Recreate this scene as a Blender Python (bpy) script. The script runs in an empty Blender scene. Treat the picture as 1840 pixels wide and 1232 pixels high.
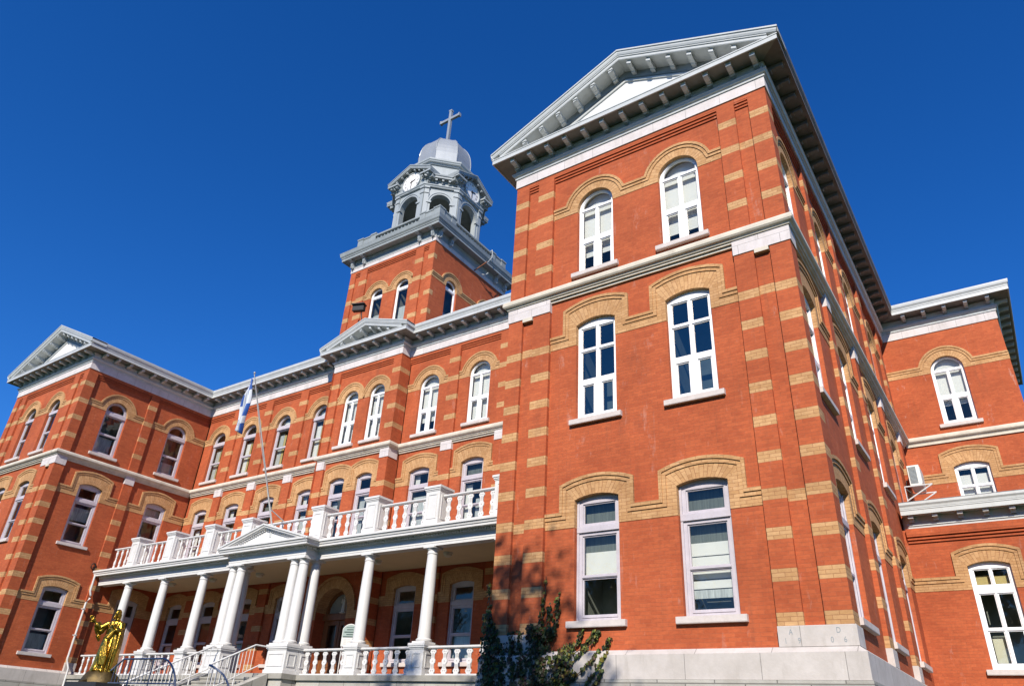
import bpy, bmesh, math, random
from mathutils import Vector, Matrix
from mathutils.geometry import tessellate_polygon
random.seed(7)
R = math.radians
PI = math.pi
scene = bpy.context.scene

# ------------------------------------------------------------------ camera
cam_d = bpy.data.cameras.new('camera')
cam = bpy.data.objects.new('camera', cam_d)
scene.collection.objects.link(cam)
cr = Vector((0.8250987598, 0.5625381449, 0.0525630295))
cu = Vector((0.2361881595, -0.4279433881, 0.8723987677))
cf = Vector((-0.5132515854, 0.7074003761, 0.4859604079))
cam.matrix_world = Matrix(((cr.x, cu.x, -cf.x, 2.5518), (cr.y, cu.y, -cf.y, -13.8012),
                           (cr.z, cu.z, -cf.z, -2.0577), (0, 0, 0, 1)))
cam_d.sensor_width = 36.0
cam_d.lens = 1290.03 / 1840 * 36.0
cam_d.clip_start = 0.05
cam_d.clip_end = 6000
scene.camera = cam

# ------------------------------------------------------------------ sky, sun, exposure
SUN = Vector((0.38, -1.0, 0.75)).normalized()
world = bpy.data.worlds.new('World')
scene.world = world
world.use_nodes = True
wn = world.node_tree.nodes
wl = world.node_tree.links
wn.clear()
sky = wn.new('ShaderNodeTexSky')
sky.sky_type = 'NISHITA'
sky.sun_disc = False
sky.sun_elevation = math.asin(SUN.z)
sky.sun_rotation = math.atan2(SUN.x, SUN.y)
sky.altitude = 300
sky.air_density = 1.0
sky.dust_density = 0.0
sky.ozone_density = 10.0
bg = wn.new('ShaderNodeBackground')
bg.inputs['Strength'].default_value = 0.12
wo = wn.new('ShaderNodeOutputWorld')
hs = wn.new('ShaderNodeHueSaturation')
hs.inputs['Saturation'].default_value = 1.16
hs.inputs['Hue'].default_value = 0.509
wl.new(sky.outputs[0], hs.inputs['Color'])
wl.new(hs.outputs[0], bg.inputs['Color'])
wl.new(bg.outputs[0], wo.inputs['Surface'])
sun_d = bpy.data.lights.new('sun', 'SUN')
sun_d.energy = 4.6
sun_d.angle = R(0.5)
sun_d.color = (1.0, 0.93, 0.82)
sun = bpy.data.objects.new('sun', sun_d)
scene.collection.objects.link(sun)
sun.rotation_euler = SUN.to_track_quat('Z', 'Y').to_euler()
sun.location = SUN * 80
scene.view_settings.view_transform = 'Standard'
scene.view_settings.look = 'None'
scene.view_settings.exposure = 0.45
scene.view_settings.gamma = 1.0
scene.view_settings.use_curve_mapping = False

# ------------------------------------------------------------------ materials
def new_mat(name):
    m = bpy.data.materials.new(name)
    m.use_nodes = True
    nt = m.node_tree
    return m, nt.nodes, nt.links, nt.nodes['Principled BSDF']

def N(nodes, typ, **kw):
    n = nodes.new(typ)
    for k, v in kw.items():
        setattr(n, k, v)
    return n

def mix_rgb(nodes, links, fac, a, b, blend='MIX'):
    n = nodes.new('ShaderNodeMix')
    n.data_type = 'RGBA'
    n.blend_type = blend
    for sock, val in ((n.inputs[0], fac), (n.inputs[6], a), (n.inputs[7], b)):
        if hasattr(val, 'is_linked'):
            links.new(val, sock)
        elif isinstance(val, (int, float)):
            sock.default_value = val
        else:
            sock.default_value = (*val, 1)
    return n.outputs[2]

def ramp(nodes, links, src, stops):
    n = nodes.new('ShaderNodeValToRGB')
    e = n.color_ramp.elements
    while len(e) < len(stops):
        e.new(0.5)
    for el, (p, c) in zip(e, stops):
        el.position = p
        el.color = (c, c, c, 1) if isinstance(c, (int, float)) else (*c, 1)
    links.new(src, n.inputs[0])
    return n.outputs[0]

def noise(nodes, links, scale, detail=4, rough=0.6, coord='Object', stretch=None):
    tc = nodes.new('ShaderNodeTexCoord')
    n = nodes.new('ShaderNodeTexNoise')
    n.inputs['Scale'].default_value = scale
    n.inputs['Detail'].default_value = detail
    n.inputs['Roughness'].default_value = rough
    src = tc.outputs[coord]
    if stretch:
        mp = nodes.new('ShaderNodeMapping')
        mp.inputs['Scale'].default_value = stretch
        links.new(src, mp.inputs[0])
        src = mp.outputs[0]
    links.new(src, n.inputs['Vector'])
    return n.outputs[0]

def bump(nodes, links, bsdf, height, strength=0.3, dist=0.01):
    b = nodes.new('ShaderNodeBump')
    b.inputs['Strength'].default_value = strength
    b.inputs['Distance'].default_value = dist
    links.new(height, b.inputs['Height'])
    links.new(b.outputs[0], bsdf.inputs['Normal'])

def brick_mat(name, c1, c2, mortar, w=0.235, h=0.0757, msize=0.005, pale=0.18, rough=0.85):
    m, n, l, b = new_mat(name)
    tc = n.new('ShaderNodeTexCoord')
    br = n.new('ShaderNodeTexBrick')
    br.offset = 0.5
    br.inputs['Scale'].default_value = 1.0
    br.inputs['Color1'].default_value = (*c1, 1)
    br.inputs['Color2'].default_value = (*c2, 1)
    br.inputs['Mortar'].default_value = (*mortar, 1)
    br.inputs['Brick Width'].default_value = w
    br.inputs['Row Height'].default_value = h
    br.inputs['Mortar Size'].default_value = msize
    br.inputs['Mortar Smooth'].default_value = 0.3
    br.inputs['Bias'].default_value = -0.1
    l.new(tc.outputs['UV'], br.inputs['Vector'])
    big = noise(n, l, 0.55, 6, 0.65)
    var = ramp(n, l, big, [(0.28, (0.74, 0.71, 0.69)), (0.72, (1.15, 1.14, 1.12))])
    col = mix_rgb(n, l, 1.0, br.outputs[0], var, 'MULTIPLY')
    fine = noise(n, l, 9.0, 5, 0.7, stretch=(1, 1, 2.2))
    var2 = ramp(n, l, fine, [(0.35, (0.86, 0.85, 0.84)), (0.68, (1.08, 1.08, 1.08))])
    col = mix_rgb(n, l, 1.0, col, var2, 'MULTIPLY')
    # lime bloom and old wash marks
    st = noise(n, l, 2.3, 8, 0.75, stretch=(1.5, 1.5, 0.45))
    mask = ramp(n, l, st, [(0.60, 0.0), (0.74, pale * 1.5)])
    col = mix_rgb(n, l, mask, col, (0.62, 0.48, 0.42))
    drk = noise(n, l, 1.1, 7, 0.7, stretch=(1.2, 1.2, 0.35))
    mask2 = ramp(n, l, drk, [(0.58, 0.0), (0.80, 0.42)])
    col = mix_rgb(n, l, mask2, col, (0.10, 0.05, 0.035))
    dp = noise(n, l, 1.0, 5, 0.7, stretch=(7, 7, .45))
    mask3 = ramp(n, l, dp, [(0.66, 0.0), (0.74, 0.22)])
    col = mix_rgb(n, l, mask3, col, (0.60, 0.42, 0.36))
    dp2 = noise(n, l, 1.3, 6, 0.7, stretch=(4, 4, .3))
    mask4 = ramp(n, l, dp2, [(0.56, 0.0), (0.75, 0.30)])
    col = mix_rgb(n, l, mask4, col, (0.20, 0.07, 0.035))
    l.new(col, b.inputs['Base Color'])
    b.inputs['Roughness'].default_value = rough
    b.inputs['Specular IOR Level'].default_value = 0.25
    inv = n.new('ShaderNodeMath'); inv.operation = 'SUBTRACT'
    inv.inputs[0].default_value = 1.0
    l.new(br.outputs['Fac'], inv.inputs[1])
    add = n.new('ShaderNodeMath'); add.operation = 'MULTIPLY_ADD'
    l.new(fine, add.inputs[0]); add.inputs[1].default_value = 0.35
    l.new(inv.outputs[0], add.inputs[2])
    bump(n, l, b, add.outputs[0], 0.5, 0.006)
    return m

def plain(name, col, rough=0.6, var=0.12, scale=3.0, bumps=0.0, metal=0.0, spec=0.4, streak=None, dirt=None, bscale=None):
    m, n, l, b = new_mat(name)
    ns = noise(n, l, scale, 6, 0.65, stretch=streak)
    lo = tuple(c * (1 - var) for c in col); hi = tuple(min(1, c * (1 + var)) for c in col)
    c = ramp(n, l, ns, [(0.3, lo), (0.7, hi)])
    if dirt:
        dn = noise(n, l, dirt[1], 8, 0.75, stretch=(1.3, 1.3, 0.3))
        mk = ramp(n, l, dn, [(0.55, 0.0), (0.8, dirt[2])])
        c = mix_rgb(n, l, mk, c, dirt[0])
    l.new(c, b.inputs['Base Color'])
    b.inputs['Roughness'].default_value = rough
    b.inputs['Metallic'].default_value = metal
    b.inputs['Specular IOR Level'].default_value = spec
    if bumps:
        bn = noise(n, l, bscale or scale * 6, 6, 0.7)
        bump(n, l, b, bn, bumps, 0.01)
    return m

def block_mat(name, c, w, h, var=0.14, joint=0.012, bumps=0.4):
    m, n, l, b = new_mat(name)
    tc = n.new('ShaderNodeTexCoord')
    br = n.new('ShaderNodeTexBrick')
    br.inputs['Scale'].default_value = 1.0
    br.inputs['Color1'].default_value = (*[x * (1 + var * .4) for x in c], 1)
    br.inputs['Color2'].default_value = (*[x * (1 - var * .5) for x in c], 1)
    br.inputs['Mortar'].default_value = (*[x * 0.45 for x in c], 1)
    br.inputs['Brick Width'].default_value = w
    br.inputs['Row Height'].default_value = h
    br.inputs['Mortar Size'].default_value = joint
    l.new(tc.outputs['UV'], br.inputs['Vector'])
    ns = noise(n, l, 2.2, 8, 0.7)
    v = ramp(n, l, ns, [(0.3, (0.85, 0.84, 0.82)), (0.7, (1.06, 1.06, 1.06))])
    col = mix_rgb(n, l, 1.0, br.outputs[0], v, 'MULTIPLY')
    dn = noise(n, l, 1.4, 8, 0.75, stretch=(1.6, 1.6, 0.3))
    mk = ramp(n, l, dn, [(0.52, 0.0), (0.80, 0.6)])
    col = mix_rgb(n, l, mk, col, (0.24, 0.21, 0.17))
    l.new(col, b.inputs['Base Color'])
    b.inputs['Roughness'].default_value = 0.85
    b.inputs['Specular IOR Level'].default_value = 0.2
    bn = noise(n, l, 25, 6, 0.7)
    bump(n, l, b, bn, bumps, 0.012)
    return m

def glass_mat(name, tint=(0.95, 0.98, 0.97), base=0.02, refl=(1.0, 0.90, 0.78)):
    m = bpy.data.materials.new(name)
    m.use_nodes = True
    n = m.node_tree.nodes; l = m.node_tree.links
    n.clear()
    out = n.new('ShaderNodeOutputMaterial')
    tr = n.new('ShaderNodeBsdfTransparent'); tr.inputs[0].default_value = (*tint, 1)
    gl = n.new('ShaderNodeBsdfGlossy'); gl.inputs['Roughness'].default_value = 0.02
    gl.inputs['Color'].default_value = (*refl, 1)
    fr = n.new('ShaderNodeFresnel'); fr.inputs[0].default_value = 1.5
    ma = n.new('ShaderNodeMath'); ma.operation = 'MULTIPLY_ADD'; ma.use_clamp = True
    ma.inputs[1].default_value = 1.3; ma.inputs[2].default_value = base
    l.new(fr.outputs[0], ma.inputs[0])
    mx = n.new('ShaderNodeMixShader')
    l.new(ma.outputs[0], mx.inputs[0]); l.new(tr.outputs[0], mx.inputs[1]); l.new(gl.outputs[0], mx.inputs[2])
    l.new(mx.outputs[0], out.inputs['Surface'])
    # slight waviness of old panes
    ns = noise(n, l, 1.7, 2, 0.5)
    b = n.new('ShaderNodeBump'); b.inputs['Strength'].default_value = 0.12; b.inputs['Distance'].default_value = 0.05
    l.new(ns, b.inputs['Height']); l.new(b.outputs[0], gl.inputs['Normal'])
    return m

M = {}
M['red'] = brick_mat('red_brick', (0.462, 0.110, 0.041), (0.388, 0.086, 0.033), (0.36, 0.105, 0.05), msize=0.004)
M['red_pale'] = brick_mat('red_brick_lime_stained', (0.462, 0.110, 0.041), (0.388, 0.086, 0.033), (0.36, 0.105, 0.05), msize=0.004, pale=0.42)
M['yellow'] = brick_mat('buff_brick', (0.57, 0.345, 0.168), (0.46, 0.255, 0.11), (0.35, 0.17, 0.08), pale=0.1)
M['stone'] = block_mat('limestone', (0.53, 0.485, 0.455), 1.4, 0.53, var=0.1, joint=0.006, bumps=0.25)
M['rock'] = block_mat('rough_limestone', (0.42, 0.40, 0.36), 1.1, 0.42, var=0.3, joint=0.012, bumps=0.8)
M['frieze'] = block_mat('white_stone', (0.62, 0.575, 0.57), 0.95, 3.0, var=0.06, joint=0.005, bumps=0.1)
M['string'] = plain('weathered_limestone', (0.58, 0.53, 0.44), 0.85, 0.15, 2.5, 0.2, dirt=((0.2, 0.17, 0.13), 2.0, 0.55), spec=0.2)
M['metal'] = plain('painted_sheet_metal', (0.49, 0.505, 0.495), 0.42, 0.08, 2.0, 0.08, spec=0.5, streak=(1, 1, 0.4), dirt=((0.28, 0.27, 0.24), 3.0, 0.55))
M['soffit_shade'] = plain('shade_grey_soffit', (0.20, 0.205, 0.185), 0.6, 0.2, 2.5, 0.1, dirt=((0.10, 0.10, 0.08), 2.0, 0.5))  # shade under the cornice put into a darker grey
M['metal_dull'] = plain('weathered_sheet_metal', (0.26, 0.285, 0.285), 0.5, 0.14, 2.0, 0.1, spec=0.5, streak=(1, 1, 0.35), dirt=((0.20, 0.20, 0.18), 3.0, 0.4))
M['tower_metal'] = plain('grey_painted_lantern_metal', (0.33, 0.36, 0.37), 0.42, 0.12, 2.0, 0.08, spec=0.5, streak=(1, 1, 0.3), dirt=((0.20, 0.22, 0.22), 2.5, 0.5))
M['galv'] = plain('galvanised_dome_metal', (0.36, 0.38, 0.39), 0.38, 0.1, 1.6, 0.06, metal=0.35, streak=(1, 1, 0.3), dirt=((0.34, 0.35, 0.35), 2.0, 0.5))
M['tympanum'] = plain('white_sheet_panel', (0.66, 0.65, 0.63), 0.5, 0.1, 1.5, 0.6, streak=(3, 3, 0.4), bscale=2.2)
M['dark_roof'] = plain('dark_roof_metal', (0.10, 0.10, 0.11), 0.5, 0.2, 2.0)
M['shaded_eave'] = plain('stained_shaded_eave', (0.16, 0.145, 0.135), 0.6, 0.2, 2.0, 0.1, dirt=((0.10, 0.07, 0.05), 2.5, 0.6))  # stained east eave, with its shade darkened into the colour too
M['pvc'] = plain('white_vinyl', (0.82, 0.82, 0.83), 0.35, 0.03, 3.0)
M['wood'] = plain('pale_lilac_painted_wood', (0.48, 0.44, 0.475), 0.5, 0.10, 4.0, 0.1, dirt=((0.35, 0.31, 0.30), 4.0, 0.45))
M['white'] = plain('white_paint', (0.63, 0.62, 0.605), 0.5, 0.06, 3.0, 0.08, dirt=((0.40, 0.36, 0.30), 3.0, 0.4))
M['ceiling'] = plain('cream_ceiling', (0.62, 0.50, 0.30), 0.6, 0.06, 1.5, 0.05)
M['sill'] = plain('sill_stone', (0.56, 0.50, 0.47), 0.8, 0.1, 5.0, 0.2, spec=0.2, dirt=((0.3, 0.25, 0.2), 4.0, 0.4))
M['glass'] = glass_mat('window_glass')
M['glass_blue'] = glass_mat('reflective_glass', (0.55, 0.66, 0.74), 0.13, (1.0, 0.88, 0.72))
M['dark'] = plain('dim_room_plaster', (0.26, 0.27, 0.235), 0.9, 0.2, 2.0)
M['blind'] = plain('white_roller_blind', (0.80, 0.80, 0.78), 0.8, 0.04, 3.0)
M['curtain'] = plain('grey_lace_curtain', (0.50, 0.53, 0.53), 0.9, 0.35, 5.0, 0.2, streak=(6, 6, 0.4))
M['tan'] = plain('tan_paper', (0.60, 0.47, 0.20), 0.9, 0.1, 4.0)
M['cream'] = plain('cream_cloth', (0.72, 0.68, 0.52), 0.9, 0.06, 4.0)
M['door'] = plain('stained_oak', (0.20, 0.075, 0.025), 0.45, 0.35, 3.0, 0.1, streak=(6, 6, 0.6))
M['gold'] = plain('gilded_bronze', (0.42, 0.25, 0.036), 0.25, 0.5, 7.0, 1.0, metal=1.0, dirt=((0.06, 0.03, 0.008), 4.0, 1.0), bscale=13)
M['gold_rock'] = plain('tarnished_gilt', (0.075, 0.05, 0.015), 0.5, 0.5, 6.0, 1.0, metal=0.5, dirt=((0.03, 0.02, 0.01), 4.0, 0.9), bscale=12)
M['granite'] = plain('dark_granite', (0.022, 0.022, 0.024), 0.6, 0.3, 30.0)
M['blue_metal'] = plain('blue_grey_painted_steel', (0.17, 0.20, 0.27), 0.4, 0.15, 6.0)
M['black'] = plain('black_iron', (0.02, 0.018, 0.016), 0.5, 0.3, 6.0)
M['rust'] = plain('rusty_iron', (0.20, 0.07, 0.03), 0.8, 0.4, 12.0)
M['concrete'] = plain('worn_concrete', (0.30, 0.285, 0.25), 0.9, 0.2, 2.0, 0.4, dirt=((0.10, 0.09, 0.08), 1.2, 0.6))
M['boards'] = plain('grey_painted_floor_boards', (0.10, 0.095, 0.09), 0.6, 0.2, 3.0)
M['grass'] = plain('lawn', (0.035, 0.06, 0.016), 0.95, 0.4, 1.4, 0.8, spec=0.1)
M['path'] = plain('asphalt_path', (0.06, 0.06, 0.06), 0.9, 0.25, 6.0, 0.5)
M['bark'] = plain('bark', (0.10, 0.075, 0.05), 0.95, 0.35, 5.0, 0.9, streak=(3, 3, 0.5))
M['plaster'] = plain('painted_plaster', (0.55, 0.53, 0.46), 0.6, 0.1, 8.0)
M['teal'] = plain('grey_green_board', (0.30, 0.37, 0.35), 0.5, 0.06, 5.0)
M['ink'] = plain('dark_green_ink', (0.03, 0.06, 0.055), 0.6, 0.05, 5.0)
M['pale_ink'] = plain('faded_grey_ink', (0.50, 0.50, 0.49), 0.7, 0.05, 5.0)
M['ac'] = plain('beige_appliance_steel', (0.70, 0.69, 0.64), 0.45, 0.05, 4.0)
M['clock'] = plain('white_clock_enamel', (0.84, 0.81, 0.78), 0.35, 0.04, 6.0)
M['carve'] = plain('carved_shadow_grey', (0.24, 0.27, 0.29), 0.9, 0.1, 8.0)
M['lit_room'] = plain('grey_green_lit_room', (0.15, 0.17, 0.15), 0.9, 0.25, 4.0, 0.1, streak=(6, 6, 0.4))  # added sheet, toned like the lit room seen through the panes
M['lamp_glass'] = plain('frosted_lamp_glass', (0.60, 0.57, 0.48), 0.35, 0.05, 5.0)

def leaf_mat(name, cols):
    m, n, l, b = new_mat(name)
    oi = n.new('ShaderNodeNewGeometry')
    r = n.new('ShaderNodeValToRGB')
    e = r.color_ramp.elements
    while len(e) < len(cols):
        e.new(0.5)
    for i, (el, c) in enumerate(zip(e, cols)):
        el.position = i / (len(cols) - 1)
        el.color = (*c, 1)
    l.new(oi.outputs['Random Per Island'], r.inputs[0])
    l.new(r.outputs[0], b.inputs['Base Color'])
    b.inputs['Roughness'].default_value = 0.5
    b.inputs['Specular IOR Level'].default_value = 0.3
    return m
M['ivy'] = leaf_mat('creeper_leaf', [(0.018, 0.034, 0.010), (0.028, 0.052, 0.012), (0.055, 0.020, 0.012), (0.016, 0.028, 0.010), (0.030, 0.055, 0.012), (0.06, 0.028, 0.014), (0.02, 0.042, 0.012), (0.09, 0.10, 0.016)])
M['ivy_light'] = leaf_mat('creeper_leaf_young', [(0.14, 0.17, 0.025), (0.08, 0.12, 0.02), (0.20, 0.17, 0.03), (0.12, 0.07, 0.02)])
M['leaf'] = leaf_mat('maple_leaf', [(0.05, 0.09, 0.02), (0.08, 0.12, 0.03), (0.12, 0.11, 0.03), (0.06, 0.10, 0.02)])

def flag_mat():
    m, n, l, b = new_mat('blue_white_flag_cloth')
    tc = n.new('ShaderNodeTexCoord')
    sp = n.new('ShaderNodeSeparateXYZ')
    l.new(tc.outputs['UV'], sp.inputs[0])
    def band(src, c, w):
        s = n.new('ShaderNodeMath'); s.operation = 'SUBTRACT'; l.new(src, s.inputs[0]); s.inputs[1].default_value = c
        a = n.new('ShaderNodeMath'); a.operation = 'ABSOLUTE'; l.new(s.outputs[0], a.inputs[0])
        t = n.new('ShaderNodeMath'); t.operation = 'LESS_THAN'; l.new(a.outputs[0], t.inputs[0]); t.inputs[1].default_value = w
        return t.outputs[0]
    mx = n.new('ShaderNodeMath'); mx.operation = 'MAXIMUM'
    l.new(band(sp.outputs[0], 0.5, 0.085), mx.inputs[0]); l.new(band(sp.outputs[1], 0.5, 0.125), mx.inputs[1])
    cur = mx.outputs[0]
    for cx in (0.21, 0.79):
        for cy in (0.19, 0.81):
            ml = n.new('ShaderNodeMath'); ml.operation = 'MULTIPLY'
            l.new(band(sp.outputs[0], cx, 0.045), ml.inputs[0]); l.new(band(sp.outputs[1], cy, 0.11), ml.inputs[1])
            m2 = n.new('ShaderNodeMath'); m2.operation = 'MAXIMUM'
            l.new(cur, m2.inputs[0]); l.new(ml.outputs[0], m2.inputs[1]); cur = m2.outputs[0]
    l.new(mix_rgb(n, l, cur, (0.02, 0.085, 0.33), (0.60, 0.63, 0.67)), b.inputs['Base Color'])
    b.inputs['Roughness'].default_value = 0.7
    return m
M['flag'] = flag_mat()

# ------------------------------------------------------------------ mesh builder
class Fr:
    """wall frame: u runs right seen from outside, z up, d outwards"""
    def __init__(s, ox, oy, ux, uy):
        s.o = (ox, oy); s.ux, s.uy = ux, uy
    def P(s, u, z, d=0.0):
        return (s.o[0] + u * s.ux + d * s.uy, s.o[1] + u * s.uy - d * s.ux, z)

WORLD = Fr(0, 0, 1, 0)        # u = x, d = -y

class MB:
    def __init__(s):
        s.v = []; s.f = []; s.mi = []; s.uv = []; s.mats = []
    def mat(s, key):
        if key not in s.mats:
            s.mats.append(key)
        return s.mats.index(key)
    def face(s, pts, key, uvs=None):
        i0 = len(s.v)
        s.v.extend(pts)
        s.f.append(tuple(range(i0, i0 + len(pts))))
        s.mi.append(s.mat(key))
        if uvs is None:
            a, b, c = Vector(pts[0]), Vector(pts[1]), Vector(pts[2])
            nn = (b - a).cross(c - a)
            if nn.length < 1e-12 and len(pts) > 3:
                nn = (c - a).cross(Vector(pts[3]) - a)
            ax, ay, az = abs(nn.x), abs(nn.y), abs(nn.z)
            if az > 1.2 * max(ax, ay):
                uvs = [(p[0], p[1]) for p in pts]
            elif ax > ay:
                uvs = [(p[1] + 50, p[2] + 50 * 0.0757 * 20) for p in pts]
            else:
                uvs = [(p[0] + 80, p[2] + 50 * 0.0757 * 20) for p in pts]
        s.uv.append(uvs)
    def quad(s, F, a, b, key, d):
        (u0, z0), (u1, z1) = a, b
        s.face([F.P(u0, z0, d), F.P(u1, z0, d), F.P(u1, z1, d), F.P(u0, z1, d)], key)
    def box(s, F, u0, u1, z0, z1, d0, d1, key, skip=''):
        P = F.P
        if 'f' not in skip: s.face([P(u0, z0, d1), P(u1, z0, d1), P(u1, z1, d1), P(u0, z1, d1)], key)
        if 'k' not in skip: s.face([P(u1, z0, d0), P(u0, z0, d0), P(u0, z1, d0), P(u1, z1, d0)], key)
        if 'l' not in skip: s.face([P(u0, z0, d0), P(u0, z0, d1), P(u0, z1, d1), P(u0, z1, d0)], key)
        if 'r' not in skip: s.face([P(u1, z0, d1), P(u1, z0, d0), P(u1, z1, d0), P(u1, z1, d1)], key)
        if 't' not in skip: s.face([P(u0, z1, d1), P(u1, z1, d1), P(u1, z1, d0), P(u0, z1, d0)], key)
        if 'b' not in skip: s.face([P(u0, z0, d0), P(u1, z0, d0), P(u1, z0, d1), P(u0, z0, d1)], key)
    def wbox(s, x0, x1, y0, y1, z0, z1, key):
        s.box(WORLD, x0, x1, z0, z1, -y1, -y0, key)
    def poly(s, F, outer, holes, d, key):
        loops = [[Vector((u, z, 0)) for u, z in outer]] + [[Vector((u, z, 0)) for u, z in h] for h in holes]
        flat = [p for lp in loops for p in lp]
        for t in tessellate_polygon(loops):
            a, b, c = (flat[i] for i in t)
            if (b.x - a.x) * (c.y - a.y) - (b.y - a.y) * (c.x - a.x) < 0:
                t = t[::-1]                      # face outwards
            s.face([F.P(flat[i].x, flat[i].y, d) for i in t], key)
    def slab(s, F, outer, d0, d1, key, holes=(), back=False):
        s.poly(F, outer, holes, d1, key)
        if back:
            s.poly(F, outer, holes, d0, key)
        for lp in [outer] + list(holes):
            for i in range(len(lp)):
                a, b = lp[i], lp[(i + 1) % len(lp)]
                s.face([F.P(*a, d0), F.P(*b, d0), F.P(*b, d1), F.P(*a, d1)], key)
    def ribbon(s, F, A, B, d0, d1, key, radial=False, ends=True):
        """raised strip between two polylines of equal length"""
        L = 0.0
        for i in range(len(A) - 1):
            a0, a1, b0, b1 = A[i], A[i + 1], B[i], B[i + 1]
            uv = None
            if radial:
                st = math.hypot(a1[0] - a0[0], a1[1] - a0[1])
                w0 = math.hypot(b0[0] - a0[0], b0[1] - a0[1])
                uv = [(0, L), (0, L + st), (w0, L + st), (w0, L)]
                L += st
            s.face([F.P(*a0, d1), F.P(*a1, d1), F.P(*b1, d1), F.P(*b0, d1)], key, uv)
            s.face([F.P(*a0, d0), F.P(*a1, d0), F.P(*a1, d1), F.P(*a0, d1)], key)
            s.face([F.P(*b0, d0), F.P(*b1, d0), F.P(*b1, d1), F.P(*b0, d1)], key)
        if ends:
            for a, b in ((A[0], B[0]), (A[-1], B[-1])):
                s.face([F.P(*a, d0), F.P(*b, d0), F.P(*b, d1), F.P(*a, d1)], key)
    def sweep(s, path, prof, key, closed=False, pre=None, post=None, caps=True, zf=None):
        """profile [(d, z)] carried along a plan polyline, outside on the right of travel, mitred"""
        n = len(path)
        def nrm(a, b):
            dx, dy = b[0] - a[0], b[1] - a[1]
            L = math.hypot(dx, dy)
            return (dy / L, -dx / L)
        st = []
        for i in range(n):
            if closed:
                a, b = path[i - 1], path[(i + 1) % n]
            else:
                a = path[i - 1] if i else pre
                b = path[i + 1] if i < n - 1 else post
            n1 = nrm(a, path[i]) if a else None
            n2 = nrm(path[i], b) if b else None
            n1 = n1 or n2; n2 = n2 or n1
            k = 1 + n1[0] * n2[0] + n1[1] * n2[1]
            st.append(((n1[0] + n2[0]) / k, (n1[1] + n2[1]) / k))
        def pt(i, q):
            d, z = q
            if zf: z = z + zf(i)
            return (path[i][0] + st[i][0] * d, path[i][1] + st[i][1] * d, z)
        segs = range(n if closed else n - 1)
        for i in segs:
            j = (i + 1) % n
            for k in range(len(prof)):
                q0, q1 = prof[k], prof[(k + 1) % len(prof)]
                s.face([pt(i, q0), pt(j, q0), pt(j, q1), pt(i, q1)], key)
        if caps and not closed:
            s.face([pt(0, q) for q in prof], key)
            s.face([pt(n - 1, q) for q in prof], key)
    def lathe(s, cx, cy, prof, seg, key, sx=1.0, sy=1.0, rot=0.0):
        rings = [[(cx + r * sx * math.cos(rot + 2 * PI * k / seg), cy + r * sy * math.sin(rot + 2 * PI * k / seg), z) for k in range(seg)] for r, z in prof]
        for i in range(len(rings) - 1):
            for k in range(seg):
                k2 = (k + 1) % seg
                s.face([rings[i][k], rings[i][k2], rings[i + 1][k2], rings[i + 1][k]], key)
        s.face(rings[0][::-1], key); s.face(rings[-1], key)
    def tube(s, pts, rad, key, seg=8):
        pts = [Vector(p) for p in pts]
        rads = rad if isinstance(rad, (list, tuple)) else [rad] * len(pts)
        rings = []
        for i, p in enumerate(pts):
            t = (pts[min(i + 1, len(pts) - 1)] - pts[max(i - 1, 0)]).normalized()
            a = t.cross(Vector((0, 0, 1)))
            if a.length < 0.05: a = t.cross(Vector((0, 1, 0)))
            a.normalize(); b = t.cross(a)
            rings.append([tuple(p + (a * math.cos(2 * PI * k / seg) + b * math.sin(2 * PI * k / seg)) * rads[i]) for k in range(seg)])
        for i in range(len(rings) - 1):
            for k in range(seg):
                k2 = (k + 1) % seg
                s.face([rings[i][k], rings[i][k2], rings[i + 1][k2], rings[i + 1][k]], key)
        s.face(rings[0][::-1], key); s.face(rings[-1], key)
    def build(s, name, parent=None, smooth=None, weld=False, origin=None):
        me = bpy.data.meshes.new(name)
        ox = Vector(origin) if origin else Vector((0, 0, 0))
        me.from_pydata([tuple(Vector(v) - ox) for v in s.v], [], s.f)
        for k in s.mats:
            me.materials.append(M[k])
        me.polygons.foreach_set('material_index', s.mi)
        ul = me.uv_layers.new(name='UVMap')
        flat = []
        for uv in s.uv:
            for a in uv:
                flat.extend(a)
        ul.data.foreach_set('uv', flat)
        if weld or smooth is not None:
            bm = bmesh.new(); bm.from_mesh(me)
            bmesh.ops.remove_doubles(bm, verts=bm.verts, dist=0.0004)
            bmesh.ops.recalc_face_normals(bm, faces=bm.faces)
            bm.to_mesh(me); bm.free()
        if smooth is not None:
            me.polygons.foreach_set('use_smooth', [True] * len(me.polygons))
            me.set_sharp_from_angle(angle=R(smooth))
        me.update()
        o = bpy.data.objects.new(name, me)
        scene.collection.objects.link(o)
        if origin: o.location = ox
        if parent:
            o.parent = parent
        return o

def empty(name, loc=(0, 0, 0)):
    o = bpy.data.objects.new(name, None)
    o.empty_display_size = 0.3
    scene.collection.objects.link(o)
    o.location = loc
    return o

def tag(o, label, cat, group=None):
    o['label'] = label; o['category'] = cat
    if group: o['group'] = group
    return o

def adopt(o, parent):
    """parent a mesh whose vertices are in world coordinates to a placed empty"""
    o.parent = parent
    o.matrix_parent_inverse = Matrix.Translation(-Vector(parent.location))
    return o

def copy_tree(o, parent=None, loc=None):
    c = o.copy()
    scene.collection.objects.link(c)
    if parent: c.parent = parent
    if loc is not None: c.location = loc
    for ch in o.children:
        d = copy_tree(ch, c)
    return c

def arc(c, r, a0, a1, n, sz=1.0):
    return [(c[0] + r * math.cos(a0 + (a1 - a0) * i / n), c[1] + sz * r * math.sin(a0 + (a1 - a0) * i / n)) for i in range(n + 1)]

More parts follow.
